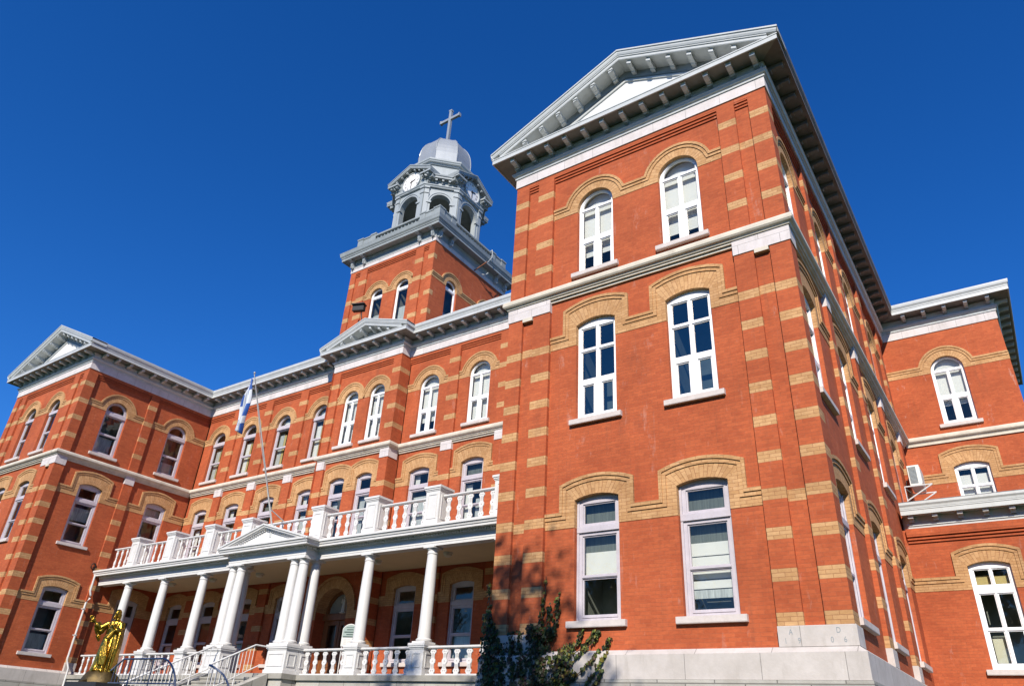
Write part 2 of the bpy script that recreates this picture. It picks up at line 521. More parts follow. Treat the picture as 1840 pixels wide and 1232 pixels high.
def seg_arc(uc, hw, z, rise, n=10):
    """segmental arch points from left to right"""
    rr = (hw * hw + rise * rise) / (2 * rise)
    a = math.asin(hw / rr)
    return [(uc + rr * math.sin(-a + 2 * a * i / n), z + rise - rr + rr * math.cos(-a + 2 * a * i / n)) for i in range(n + 1)]

def inset(line, t):
    """offset an open polyline to its right by t"""
    out = []
    for i, p in enumerate(line):
        a = line[i - 1] if i else None
        b = line[i + 1] if i < len(line) - 1 else None
        def nm(p, q):
            dx, dz = q[0] - p[0], q[1] - p[1]
            L = math.hypot(dx, dz) or 1
            return (dz / L, -dx / L)
        n1 = nm(a, p) if a else nm(p, b)
        n2 = nm(p, b) if b else n1
        k = max(0.35, 1 + n1[0] * n2[0] + n1[1] * n2[1])
        out.append((p[0] + t * (n1[0] + n2[0]) / k, p[1] + t * (n1[1] + n2[1]) / k))
    return out

# ------------------------------------------------------------------ levels (metres, brick base = 0)
ZB, ZT = -0.343, 12.91
XC = -20.232
YM, YP = 6.887, 6.357
LWX = 2 * XC + 7.6            # inner wall plane of the far wing
GROUND = -2.0
S = {1: dict(zs=0.235, zt=2.84, rise=0.095, b0=2.22, b1=2.57, sh=3.20, top=3.385),
     2: dict(zs=4.80, zt=7.44, rise=0.135, b0=6.88, b1=7.24, sh=7.95, top=8.15),
     3: dict(zs=9.07, zt=11.26, b0=11.19, b1=11.52)}
BANDS = [(0.757 * k, 0.757 * k + 0.227) for k in range(0, 10)] + [(9.39 + 0.88 * k, 9.39 + 0.88 * k + 0.225) for k in range(0, 4)]

bld = empty('brick_building', (-20.232, 6.9, GROUND))
tag(bld, 'long red brick building with buff bands, arched windows, clock tower and white columned porch', 'building')

def part(mb, name, parent=None, **kw):
    o = mb.build(name, None, **kw)
    if parent is None:
        adopt(o, bld)
    else:
        o.parent = parent
    return o

# ------------------------------------------------------------------ openings and windows
def outline(st, uc, hw, zs=None, n=10):
    q = S[st]
    zs = q['zs'] if zs is None else zs
    if st == 3:
        top = arc((uc, q['zt']), hw, PI, 0, 16)
    else:
        top = seg_arc(uc, hw, q['zt'], q['rise'], n)
    return [(uc + hw, zs), (uc - hw, zs)] + top      # clockwise: bottom right, bottom left, arch left to right

def surround(mb, F, st, uc, hw, d, wide=0.92):
    """buff brick arch slab"""
    q = S[st]
    if st == 3:
        ro = hw + 0.40
        A = [(uc - hw, q['b0'])] + arc((uc, q['zt']), hw, PI, 0, 18) + [(uc + hw, q['b0'])]
        B = [(uc - ro, q['b0'])] + arc((uc, q['zt']), ro, PI, 0, 18) + [(uc + ro, q['b0'])]
        mb.ribbon(F, A, B, d - 0.002, d + 0.012, 'yellow', radial=True)
    else:
        inn = seg_arc(uc, hw, q['zt'], q['rise'], 10)
        out = seg_arc(uc, wide, q['sh'], q['top'] - q['sh'], 10)
        mb.ribbon(F, inn, out, d - 0.002, d + 0.012, 'yellow', radial=True)
        for sg in (-1, 1):
            mb.slab(F, [(uc + sg * hw, q['b0']), (uc + sg * wide, q['b0']), (uc + sg * wide, q['sh']), (uc + sg * hw, q['zt'])], d - 0.002, d + 0.012, 'yellow')

def hood_line(st, f0, f1, wins, wide=0.92):
    q = S[st]
    line = [(f0, q['b1'])]
    for uc, hw in wins:
        if st == 3:
            ro = hw + 0.40
            a = math.asin((q['b1'] - q['zt']) / ro)
            pts = arc((uc, q['zt']), ro, PI - a, a, 18)
            for vc, vw in wins:              # neighbouring arches that run into each other meet in a valley
                if vc != uc and abs(vc - uc) < ro + vw + 0.40 + .02:
                    m = (uc + vc) / 2
                    pts = [p for p in pts if (p[0] < m - .01 if vc > uc else p[0] > m + .01)]
                    zm = max(q['b1'], q['zt'] + math.sqrt(max(0, ro * ro - (m - uc) ** 2)))
                    pts = pts + [(m, zm)] if vc > uc else [(m, zm)] + pts
        else:
            pts = [(uc - wide, q['b1'])] + seg_arc(uc, wide, q['sh'], q['top'] - q['sh'], 10) + [(uc + wide, q['b1'])]
        line += pts
    line.append((f1, q['b1']))
    res = [line[0]]
    for p in line[1:]:
        if math.hypot(p[0] - res[-1][0], p[1] - res[-1][1]) > 0.012:
            res.append(p)
    return res

def hood(mb, F, st, f0, f1, wins, d, wide=0.92):
    """continuous moulded brick course over the windows, with the buff band between them"""
    q = S[st]
    edge = [f0]
    for uc, hw in wins:
        w = hw + 0.40 if st == 3 else wide
        edge += [uc - w, uc + w]
    edge.append(f1)
    for i in range(0, len(edge), 2):
        if edge[i + 1] - edge[i] > 0.02:
            mb.box(F, edge[i], edge[i + 1], q['b0'], q['b1'], d - 0.01, d + 0.012, 'yellow')
    ln = hood_line(st, f0, f1, wins, wide)
    l0 = inset(ln, -0.012)
    l1 = inset(ln, 0.062)
    l2 = inset(ln, 0.15)
    mb.ribbon(F, l0, l1, d, d + 0.062, 'yellow')
    mb.ribbon(F, l1, l2, d, d + 0.036, 'yellow')

def opening(mb, F, st, uc, hw, d, zs=None, deep=1.3):
    """brick reveals and the dim room behind"""
    o = outline(st, uc, hw, zs)
    q = S[st]
    for i in range(len(o)):
        a, b = o[i], o[(i + 1) % len(o)]
        if i == 0:
            key = 'red'
        else:
            key = 'yellow' if min(a[1], b[1]) > q['b0'] - 0.3 else 'red'
        segs = [(a, b, key)]
        if abs(a[0] - b[0]) < 1e-6 and abs(a[1] - b[1]) > 1:
            lo, hi = (a, b) if a[1] < b[1] else (b, a)
            mid = (a[0], q['b0'])
            segs = [(lo, mid, 'red'), (mid, hi, 'yellow')]
        for p, r, k in segs:
            mb.face([F.P(*p, d), F.P(*r, d), F.P(*r, d - 0.24), F.P(*p, d - 0.24)], k)
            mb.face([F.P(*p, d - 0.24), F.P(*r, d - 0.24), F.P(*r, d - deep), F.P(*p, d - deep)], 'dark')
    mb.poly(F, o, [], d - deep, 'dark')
    return o

def rect(u0, u1, z0, z1):
    return [(u0, z0), (u0, z1), (u1, z1), (u1, z0)]

def panes_for(kind, st, uc, hw, zs=None):
    """list of (hole, sash depth) loops"""
    q = S[st]
    k = hw / 0.55
    z0 = q['zs'] if zs is None else zs
    if kind == 'pvc2':
        return [rect(uc - .47 * k, uc - .03, 6.75, 7.36), rect(uc + .03, uc + .47 * k, 6.75, 7.36),
                rect(uc - .47 * k, uc - .03, 5.88, 6.69), rect(uc + .03, uc + .47 * k, 5.88, 6.69),
                rect(uc - .42 * k, uc - .10, z0 + .14, 5.74), rect(uc + .10, uc + .42 * k, z0 + .14, 5.74)]
    if kind == 'pvc3':
        h = q['zt'] + 0.03
        return [arc((uc, h), hw - .08, PI, 0, 14),
                rect(uc - .47 * k, uc - .03, 10.24, h - .07), rect(uc + .03, uc + .47 * k, 10.24, h - .07),
                rect(uc - .42 * k, uc - .09, z0 + .14, 10.08), rect(uc + .09, uc + .42 * k, z0 + .14, 10.08)]
    if kind == 'old3':
        h = q['zt'] + 0.02
        return [arc((uc, h), hw - .11, PI, 0, 14),
                rect(uc - hw + .11, uc + hw - .11, 10.13, h - .24), rect(uc - hw + .12, uc + hw - .12, z0 + .12, 10.06)]
    if kind == 'tower3':
        h = q['zt'] + 0.02
        return [arc((uc, h), hw - .07, PI, 0, 14), rect(uc - hw + .07, uc + hw - .07, z0 + .1, h - .14)]
    if kind == 'old':
        b = q['zt']
        return [rect(uc - hw + .14, uc + hw - .14, b - .55, b - .08),
                rect(uc - hw + .13, uc + hw - .13, z0 + .94, b - .80), rect(uc - hw + .13, uc + hw - .13, z0 + .12, z0 + .89)]
    if kind == 'annex':
        b = q['zt'] - 0.02
        return [rect(uc - hw + .09, uc - .02, b - .50, b - .06), rect(uc + .02, uc + hw - .09, b - .50, b - .06),
                rect(uc - hw + .10, uc - .025, z0 + 1.0, b - .70), rect(uc + .025, uc + hw - .10, z0 + 1.0, b - .70),
                rect(uc - hw + .10, uc - .025, z0 + .13, z0 + .95), rect(uc + .025, uc + hw - .10, z0 + .13, z0 + .95)]

def make_window(F, st, uc, hw, d, kind, blind=(), key=None, glass='glass', sill=True, zs=None, sillw=0.13):
    key = key or ('pvc' if kind in ('pvc2', 'pvc3', 'annex') else 'wood')
    o = outline(st, uc, hw - 0.002, zs)
    q = S[st]
    z0 = q['zs'] if zs is None else zs
    ps = panes_for(kind, st, uc, hw, zs)
    fd = d - (0.10 if key == 'pvc' else 0.13)      # face of the frame
    mb = MB()
    mb.slab(F, o, fd - 0.07, fd, key, holes=ps)
    # set-back sashes around each pane
    for p in ps:
        c = (sum(a[0] for a in p) / len(p), sum(a[1] for a in p) / len(p))
        w = max(a[0] for a in p) - min(a[0] for a in p)
        hh = max(a[1] for a in p) - min(a[1] for a in p)
        t = 0.028
        ip = [(c[0] + (a[0] - c[0]) * (1 - 2 * t / w), c[1] + (a[1] - c[1]) * (1 - 2 * t / hh)) for a in p]
        mb.slab(F, p, fd - 0.07, fd - 0.028, key, holes=[ip])
        if kind == 'old' and hh > 0.6:
            mb.box(F, min(a[0] for a in p), max(a[0] for a in p), min(a[1] for a in p) - 0.035, min(a[1] for a in p) + 0.012, fd - 0.05, fd + 0.015, key)
    if kind == 'old':
        mb.box(F, uc - hw + 0.01, uc + hw - 0.01, q['zt'] - 0.73, q['zt'] - 0.60, fd - 0.02, fd + 0.045, key)
        mb.box(F, uc - hw + 0.004, uc - hw + 0.055, z0, q['zt'] - 0.02, fd - 0.02, fd + 0.03, key)
        mb.box(F, uc + hw - 0.055, uc + hw - 0.004, z0, q['zt'] - 0.02, fd - 0.02, fd + 0.03, key)
    if kind == 'old3':
        mb.box(F, uc - hw + 0.01, uc + hw - 0.01, q['zt'] - 0.19, q['zt'] - 0.04, fd - 0.02, fd + 0.05, key)
    w = part(mb, 'window')
    g = MB()
    for p in ps:
        g.poly(F, p, [], fd - 0.05, glass)
    part(g, 'pane', w)
    if blind:
        b = MB()
        for (u0, u1, za, zb, bk) in blind:
            ua, ub = uc - hw + 0.03 + u0 * (2 * hw - .06), uc - hw + 0.03 + u1 * (2 * hw - .06)
            if zb == 'arch':
                b.slab(F, [(ub, za), (ua, za)] + [(uc + (x - uc) * (hw - .03) / hw, z) for x, z in arc((uc, q['zt']), hw, PI, 0, 14)], fd - 0.235, fd - 0.22, bk)
            else:
                b.box(F, ua, ub, za, zb, fd - 0.235, fd - 0.22, bk)
        part(b, 'blind', w)
    if sill:
        sb = MB()
        sb.face([F.P(uc - hw - .14, z0 - sillw + .012, d + .1), F.P(uc + hw + .14, z0 - sillw + .012, d + .1), F.P(uc + hw + .14, z0 - .012, d + .1), F.P(uc - hw - .14, z0 - .012, d + .1)], 'sill')
        sb.box(F, uc - hw - .14, uc + hw + .14, z0 - sillw, z0 - 0.001, d - .02, d + .095, 'sill')
        sb.box(F, uc - hw, uc + hw, z0 - .05, z0 + .004, d - .16, d - .02, 'sill')
        part(sb, 'sill', w)
    return w

def facade(mb, F, pil, fields, u_end=None, dp=0.0, df=-0.10, z0=ZB, zt=ZT, corbel=True, bands=BANDS, sides=True):
    """pil: [(u0,u1,left_side,right_side)]; fields: [(u0,u1,[(st,uc,hw,zs)])]"""
    cuts = [z0, 0.0]
    for (u0, u1, ls, rs) in pil:
        zz = 0.0
        seq = []
        for a, b in bands:
            if b > zt - 0.05: break
            if a > zz + 1e-4: seq.append((zz, a, 'red'))
            seq.append((a, b, 'yellow')); zz = b
        seq.append((zz, zt, 'red'))
        if z0 > 0.001:
            seq = [(max(a, z0), b, k) for a, b, k in seq if b > z0]
        elif z0 < -0.001:
            seq = [(z0, 0.0, 'red')] + seq
        for a, b, k in seq:
            mb.quad(F, (u0, a), (u1, b), k, dp)
            if ls: mb.face([F.P(u0, a, df), F.P(u0, a, dp), F.P(u0, b, dp), F.P(u0, b, df)], k)
            if rs: mb.face([F.P(u1, a, dp), F.P(u1, a, df), F.P(u1, b, df), F.P(u1, b, dp)], k)
    for (f0, f1, wins) in fields:
        holes = [outline(w[0], w[1], w[2], w[3] if len(w) > 3 else None) for w in wins]
        mb.poly(F, rect(f0, f1, z0, zt), holes, df, 'red')
        for st in (1, 2, 3):
            ws = [(w[1], w[2]) for w in wins if w[0] == st]
            ws.sort()
            if ws:
                wide = 0.92 if ws[0][1] > 0.5 else 0.80
                for w in ws: surround(mb, F, st, w[0], w[1], df, wide)
                hood(mb, F, st, f0, f1, ws, df, wide)
        for w in wins:
            opening(mb, F, w[0], w[1], w[2], df, w[3] if len(w) > 3 else None)
        if corbel:
            for k in range(3):
                z = zt - 0.10 - 0.085 * k
                mb.box(F, f0 + .001, f1 - .001, z - 0.055, z, df - .02, df + 0.095 - 0.03 * k, 'red', 'k')
            mb.box(F, f0 + .001, f1 - .001, zt - 0.10, zt, df - .02, df + 0.099, 'red', 'k')

def strip(mb, F, u0, u1, zt=ZT, d=-0.08, z0=ZB, yb=True):
    """sunk brick strip between the two halves of a corner pier"""
    q = [(z0, S[1]['b0'], 'red'), (S[1]['b0'], S[1]['b0'] + .227, 'yellow'), (S[1]['b0'] + .227, S[2]['b0'], 'red'), (S[2]['b0'], S[2]['b0'] + .227, 'yellow'),
         (S[2]['b0'] + .227, S[3]['b0'], 'red'), (S[3]['b0'], S[3]['b0'] + .227, 'yellow'), (S[3]['b0'] + .227, zt, 'red')]
    for a, b, k in q:
        if b <= z0: continue
        mb.quad(F, (u0, max(a, z0)), (u1, b), k, d)
    for zc in (zt,):
        for k in range(3):
            z = zc - 0.13 - 0.085 * k
            mb.box(F, u0 + .001, u1 - .001, z - 0.05, z, d - .02, d + 0.072 - 0.02 * k, 'red', 'k')
        mb.box(F, u0 + .001, u1 - .001, zc - 0.13, zc, d - .02, d + 0.078, 'red', 'k')

def string_lower(mb, F, u0, u1, d=-0.10):
    mb.box(F, u0, u1, 8.33, 8.40, d, d + 0.06, 'string', 'k')
    mb.box(F, u0, u1, 8.40, 8.46, d, d + 0.115, 'string', 'k')

STRING = [(-0.12, 8.455), (0.05, 8.455), (0.07, 8.50), (0.12, 8.52), (0.15, 8.56), (0.15, 8.645), (0.13, 8.69), (0.0, 8.725), (-0.12, 8.725)]
BLOCK = [(-0.11, 8.05), (0.022, 8.05), (0.022, 8.45), (-0.11, 8.45)]
PLINTH = [(-0.3, ZB), (0.02, ZB - 0.004), (0.15, -0.445), (0.15, -0.875), (-0.3, -0.875)]
PLINTH2 = [(-0.3, -0.88), (0.17, -0.88), (0.18, GROUND - .4), (-0.3, GROUND - .4)]
BASEBLK = [(-0.11, ZB + .001), (0.03, ZB + .001), (0.03, -0.012), (0.018, -0.002), (-0.11, -0.002)]
FRIEZE = [(-0.12, 12.905), (0.03, 12.905), (0.03, 13.24), (-0.12, 13.24)]
MOULD = [(-0.1, 13.243), (0.06, 13.243), (0.065, 13.285), (0.05, 13.29), (0.05, 13.335), (0.10, 13.345), (0.13, 13.40), (0.145, 13.405), (0.145, 13.435), (-0.1, 13.445)]
BED = [(-0.1, 13.44), (0.045, 13.44), (0.05, 13.60), (0.08, 13.66), (0.10, 13.67), (0.10, 13.70), (-0.1, 13.70)]
CORONA = [(-0.1, 13.705), (0.08, 13.745), (0.565, 13.745), (0.565, 13.72), (0.60, 13.72), (0.60, 13.86), (0.615, 13.865), (0.615, 13.90), (-0.1, 13.915)]
SOFFIT_SHADE = [(0.085, 13.741), (0.56, 13.741), (0.56, 13.732), (0.085, 13.732)]  # thin sheet added under the corona to carry the painted shade
GUTTER = [(-0.1, 13.92), (0.60, 13.92), (0.61, 13.955), (0.64, 13.99), (0.656, 14.07), (0.656, 14.13), (0.63, 14.135), (-0.1, 14.15)]

def modillion(mb, F, u, key='metal', zt=13.742, w=0.135, sl=0.0):
    pr = [(0.06, zt), (0.49, zt), (0.49, zt - .115), (0.46, zt - .135), (0.30, zt - .135), (0.27, zt - .15), (0.20, zt - .15), (0.18, zt - .19), (0.06, zt - .19)]
    za = [z - sl * w / 2 for _, z in pr]; zb = [z + sl * w / 2 for _, z in pr]
    n = len(pr)
    for i in range(n):
        j = (i + 1) % n
        mb.face([F.P(u - w / 2, za[i], pr[i][0]), F.P(u + w / 2, zb[i], pr[i][0]), F.P(u + w / 2, zb[j], pr[j][0]), F.P(u - w / 2, za[j], pr[j][0])], key)
    mb.face([F.P(u - w / 2, za[i], pr[i][0]) for i in range(n)], key)
    mb.face([F.P(u + w / 2, zb[i], pr[i][0]) for i in range(n)], key)
    # little cap plate at the nose
    mb.box(F, u - w / 2 - .012, u + w / 2 + .012, zt - .035 - sl * w / 2, zt + .001, 0.47, 0.515, key)

def modillions(mb, F, u0, u1, step=0.64, key='metal'):
    n = max(1, round((u1 - u0) / step))
    for i in range(n + 1):
        modillion(mb, F, u0 + (u1 - u0) * i / n, key)

def pediment(mb, F, uL, uR, apex_z, tip_z=14.13, tip_d=0.656, panel=True, step=0.60, key='metal'):
    """raking cornices, modillions and the recessed tympanum over a gable; uL/uR are wall corners"""
    um = (uL + uR) / 2
    e0, e1 = uL - tip_d, uR + tip_d
    half = um - e0
    sl = (apex_z - tip_z) / half
    RKS = (([(-0.1, 0.02), (0.64, 0.0), (0.656, -0.005), (0.656, -0.06), (0.63, -0.075), (0.625, -0.13), (0.60, -0.19), (0.585, -0.20), (-0.1, -0.20)], 0.0, key),
           ([(-0.1, -0.198), (0.585, -0.198), (0.585, -0.235), (0.56, -0.24), (0.56, -0.33), (0.545, -0.355), (0.06, -0.36), (-0.1, -0.36)], 0.36, key),
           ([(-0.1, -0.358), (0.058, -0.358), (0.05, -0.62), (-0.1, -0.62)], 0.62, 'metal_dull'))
    for sg in (-1, 1):
        def pt(q, u):
            return F.P(u, apex_z - sl * abs(u - um) + q[1], q[0])
        for RK, low, kk in RKS:
            reach = half if low == 0 else (apex_z - 13.90 - low) / sl
            ua = um + sg * reach
            n = len(RK)
            for i in range(n):
                q0, q1 = RK[i], RK[(i + 1) % n]
                mb.face([pt(q0, ua), pt(q0, um), pt(q1, um), pt(q1, ua)], kk)
            mb.face([pt(q, ua) for q in RK], kk)
        L = half
        m = int((L - .6) / step)
        for i in range(m):
            u = um + sg * (0.30 + step * i)
            zt = apex_z - sl * abs(u - um) - 0.358
            if zt - 0.22 > 13.93:
                modillion(mb, F, u, key, zt, 0.13, -sg * sl)
    # tympanum wall and framed panel
    mb.face([F.P(uL - .3, 13.88, 0.03), F.P(uR + .3, 13.88, 0.03), F.P(um, apex_z - .3, 0.03)], 'metal_dull')
    if panel:
        zb = 13.95
        h = apex_z - 0.72 - zb
        w = h / sl
        mb.slab(F, [(um - w, zb), (um + w, zb), (um, zb + h)], 0.03, 0.042, 'tympanum')
        t = 0.075
        A = [(um - w, zb), (um, zb + h), (um + w, zb)]
        B = [(um - w + t / sl, zb), (um, zb + h - t), (um + w - t / sl, zb)]
        mb.ribbon(F, A, B, 0.03, 0.085, key)
    # sloping weathering on top of the flat cornice
    mb.face([F.P(uL - .58, 13.905, 0.60), F.P(uR + .58, 13.905, 0.60), F.P(uR + .2, 13.96, 0.035), F.P(uL - .2, 13.96, 0.035)], key)

# ------------------------------------------------------------------ near wing (right)
W = 7.6
FR = Fr(0, 0, 1, 0)                      # front, u = x
RE = 24.0                                # how far the wing runs back
FE = Fr(0, 0, 0, 1)                      # east side, u = y
FW = Fr(-W, RE, 0, -1)                   # west side
wc1, wc2, hw = -4.95, -2.50, 0.55
mb = MB()
fwins = [(s, c, hw) for s in (1, 2, 3) for c in (wc1, wc2)]
facade(mb, FR, [(-7.6, -7.15, False, True), (-6.80, -6.27, True, True), (-1.28, -0.82, True, True), (-0.46, 0, True, False)],
       [(-6.27, -1.28, fwins)])
strip(mb, FR, -7.15, -6.80); strip(mb, FR, -0.82, -0.46)
epil = [0.0, 3.2, 6.40, 10.2, 13.6]
ewc = [1.55, 4.85, 8.45, 12.1]
ef = []
for i in range(4):
    a = epil[i] + 0.46; b = epil[i + 1]
    ws = [(s, ewc[i], hw) for s in (1, 2, 3) if not (s == 1 and i == 3)]
    ef.append((a, b, ws))
ef.append((14.06, 15.2, []))
facade(mb, FE, [(p, p + 0.46, i > 0, True) for i, p in enumerate(epil)], ef)
mb.quad(FE, (15.2, ZB), (15.32, ZT), 'red', -0.1)
mb.quad(FW, (0, ZB), (RE, ZT), 'red', 0)
part(mb, 'wall')
for s_, c, bl in ((1, wc1, [(0.0, 1, 1.17, 1.72, 'blind'), (0, 1, 1.722, 2.84, 'lit_room')]),
                  (1, wc2, [(0, 1, 1.44, 1.70, 'blind'), (0, 1, 1.235, 1.42, 'blind'), (0, 1, 0.985, 1.20, 'blind'), (0, 1, 0.80, 0.965, 'blind'), (0, 1, 0.62, 0.78, 'curtain'), (0, 1, 1.702, 2.84, 'lit_room')]),
                  (2, wc1, []), (2, wc2, []),
                  (3, wc1, [(0, 1, 9.75, 'arch', 'blind')]), (3, wc2, [(0, 1, 9.55, 'arch', 'blind')])):
    w = make_window(FR, s_, c, hw, -0.1, {1: 'old', 2: 'pvc2', 3: 'pvc3'}[s_], bl, glass='glass_blue' if s_ == 2 else 'glass')
for i, c in enumerate(ewc):
    for s_ in (1, 2, 3):
        if s_ == 1 and i == 3: continue
        make_window(FE, s_, c, hw, -0.1, {1: 'old', 2: 'pvc2', 3: 'pvc3'}[s_], [(0, 1, 9.3, 'arch', 'curtain')] if s_ == 3 else [])
# stonework
mb = MB()
P_RW = [(-W, RE), (-W, 0), (0, 0), (0, 15.313), (3.97, 15.313), (3.97, RE)]
for pr in (PLINTH,):
    mb.sweep([(-W, RE), (-W, 0), (0, 0), (0, 15.313)], pr, 'stone', post=(3.97, 15.313))
mb.sweep([(-W, RE), (-W, 0), (0, 0), (0, 15.313)], PLINTH2, 'rock', post=(3.97, 15.313))
mb.sweep([(-7.6, 0.46), (-7.6, 0), (-6.27, 0)], BASEBLK, 'stone')
mb.sweep([(-1.285, 0), (0, 0), (0, 0.47)], BASEBLK, 'stone')
for p in epil[1:]:
    mb.sweep([(0, p - .004), (0, p + .464)], BASEBLK, 'stone')
fo = part(mb, 'foundation')
def text_mesh(body, size):
    cu_ = bpy.data.curves.new('t', 'FONT'); cu_.body = body; cu_.size = size; cu_.align_x = 'CENTER'
    ob = bpy.data.objects.new('t', cu_); scene.collection.objects.link(ob)
    me = bpy.data.meshes.new_from_object(ob)
    vs = [tuple(v.co) for v in me.vertices]; fs = [tuple(p.vertices) for p in me.polygons]
    bpy.data.objects.remove(ob); bpy.data.curves.remove(cu_); bpy.data.meshes.remove(me)
    return vs, fs
def put_text(mb, F, body, size, u, z, d, key, rot=0.0, sx=1.0, yc=0.36):
    vs, fs = text_mesh(body, size)
    c, s_ = math.cos(rot), math.sin(rot)
    out = []
    for x, y, _ in vs:
        x *= sx; y -= size * yc
        out.append(F.P(u + x * c - y * s_, z + x * s_ + y * c, d))
    for f in fs:
        mb.face([out[i] for i in f], key)
ins = MB()
for ch, u, z in (('A', -1.06, -0.10), ('D', -0.27, -0.09), ('1', -1.16, -0.245), ('9', -0.93, -0.245), ('0', -0.39, -0.24), ('6', -0.18, -0.24)):
    put_text(ins, FR, ch, 0.13, u, z, 0.0325, 'carve', sx=0.8)
part(ins, 'inscription', fo)
mb = MB()
mb.sweep([(-W, RE), (-W, 0), (0, 0), (0, 15.313)], STRING, 'string', post=(3.97, 15.313))
string_lower(mb, FR, -6.27, -1.285)
for i in range(4): string_lower(mb, FE, epil[i] + .465, epil[i + 1] - .004)
string_lower(mb, FE, 14.065, 15.2)
part(mb, 'string_course')
def pier_cap(path, corbel=None, **kw):
    b = MB(); b.sweep(path, BLOCK, 'frieze', **kw)
    if corbel:
        F, u0, u1 = corbel
        b.box(F, u0, u1, 7.95, 8.055, -0.09, 0.03, 'string')
    part(b, 'pier_cap')
pier_cap([(-7.6, 0.46), (-7.6, 0), (-6.265, 0)], (FR, -7.13, -6.82))
pier_cap([(-1.285, 0), (0, 0), (0, 0.465)], (FR, -0.80, -0.48))
for p in epil[1:]:
    pier_cap([(0, p - .004), (0, p + .464)])
mb = MB()
pp = [(-W, YM), (-W, 0), (0, 0), (0, 15.313)]
pre, post = (-W - 5, YM), (3.97, 15.313)
mb.sweep(pp, FRIEZE, 'frieze', pre=pre, post=post)
mb.sweep(pp, MOULD, 'metal', pre=pre, post=post)
mb.sweep(pp, BED, 'metal', pre=pre, post=post)
mb.sweep(pp[:3], CORONA, 'metal', pre=pre, post=(0, 15.3)); mb.sweep(pp[:3], SOFFIT_SHADE, 'soffit_shade', pre=pre, post=(0, 15.3))
mb.sweep(pp[2:], CORONA, 'shaded_eave', pre=(-W, 0), post=post)
mb.sweep([(-W, YM), (-W, 0)], GUTTER, 'metal', pre=pre, post=(0, 0))
mb.sweep([(0, 0), (0, 15.313)], GUTTER, 'shaded_eave', pre=(-W, 0), post=post)
modillions(mb, FR, -7.52, -0.08, 0.62)
modillions(mb, FE, 0.25, 14.4, 0.60, 'shaded_eave')
pediment(mb, FR, -W, 0, 16.12)
part(mb, 'cornice')
mb = MB()
def gable_roof(mb, F, uL, uR, z, apex, d0, d1, over=0.60, key='dark_roof'):
    um = (uL + uR) / 2
    A = [(uL - over, z - .04), (um, apex - .16), (uR + over, z - .04)]
    for i in range(2):
        mb.face([F.P(*A[i], d0), F.P(*A[i + 1], d0), F.P(*A[i + 1], d1), F.P(*A[i], d1)], key)
    for d in (d0, d1):
        mb.face([F.P(*a, d) for a in A], key)
    mb.face([F.P(*A[0], d0), F.P(*A[2], d0), F.P(*A[2], d1), F.P(*A[0], d1)], key)
gable_roof(mb, FR, -W, 0, 14.13, 16.12, -0.05, -RE)
part(mb, 'roof')

# ------------------------------------------------------------------ rear wing seen past the near wing
FB = Fr(0, 15.313, 1, 0)
FBE = Fr(3.97, 15.313, 0, 1)
mb = MB()
rw = [(2, 1.90, hw), (3, 1.95, hw)]
facade(mb, FB, [], [(-0.1, 3.97, rw)], df=0.0, corbel=False)
mb.quad(FBE, (0, ZB), (RE - 15.3, ZT), 'red', 0)
for z0_, z1_ in ((S[2]['b0'], S[2]['b1']), (S[3]['b0'], S[3]['b1'])):
    mb.box(FBE, 0, RE - 15.3, z0_, z1_, -.01, 0.012, 'yellow')
mb.mats = ['red_pale' if k == 'red' else k for k in mb.mats]
part(mb, 'wall')
make_window(FB, 3, 1.95, hw, 0.0, 'pvc3', [(0.04, .96, 9.9, 'arch', 'blind')])
make_window(FB, 2, 1.90, hw, 0.0, 'pvc2', [(0.04, .96, 5.0, 7.2, 'blind')])
mb = MB()
mb.sweep([(0, 15.313), (3.97, 15.313), (3.97, RE)], STRING, 'string', pre=(0, 0))
mb.box(FB, 0.0, 3.97, 8.37, 8.45, 0, 0.05, 'string', 'k')
part(mb, 'string_course')
mb = MB()
pp = [(0, 15.313), (3.97, 15.313), (3.97, RE)]
for pr, k in ((FRIEZE, 'frieze'), (MOULD, 'metal'), (BED, 'metal'), (CORONA, 'metal'), (SOFFIT_SHADE, 'soffit_shade')):
    mb.sweep(pp, pr, k, pre=(0, 0))
mb.sweep(pp, GUTTER, 'metal', pre=(0, 0))
modillions(mb, FB, 0.95, 3.85, 0.66)
modillions(mb, FBE, 0.2, 8, 0.66)
mb.wbox(-2, 4.5, 15.0, RE, 14.10, 14.16, 'dark_roof')
part(mb, 'cornice')

# ------------------------------------------------------------------ single storey annex
YA = 9.774
FA = Fr(0, YA, 1, 0)
AXW = 6.5
mb = MB()
facade(mb, FA, [], [(-0.1, AXW, [(1, 1.80, 0.50), (1, 4.6, 0.50)])], df=0.0, zt=3.95, corbel=False)
mb.quad(Fr(AXW, YA, 0, 1), (0, ZB), (5.6, 3.95), 'red', 0)
for k in range(3):
    z = 3.77 - 0.085 * k
    mb.box(FA, 0.0, AXW, z - 0.045, z, -.01, 0.115 - 0.036 * k, 'red', 'k')
mb.box(FA, 0.0, AXW, 3.775, 3.95, -.01, 0.12, 'red', 'k')
part(mb, 'wall')
make_window(FA, 1, 1.80, 0.50, 0.0, 'annex', [(0.06, .48, 2.20, 2.62, 'tan'), (0.52, .94, 2.18, 2.60, 'tan'), (0.12, .46, 0.42, 1.05, 'cream')])
make_window(FA, 1, 4.60, 0.50, 0.0, 'annex', [])
mb = MB()
ac = [(0, YA), (AXW, YA), (AXW, 15.3)]
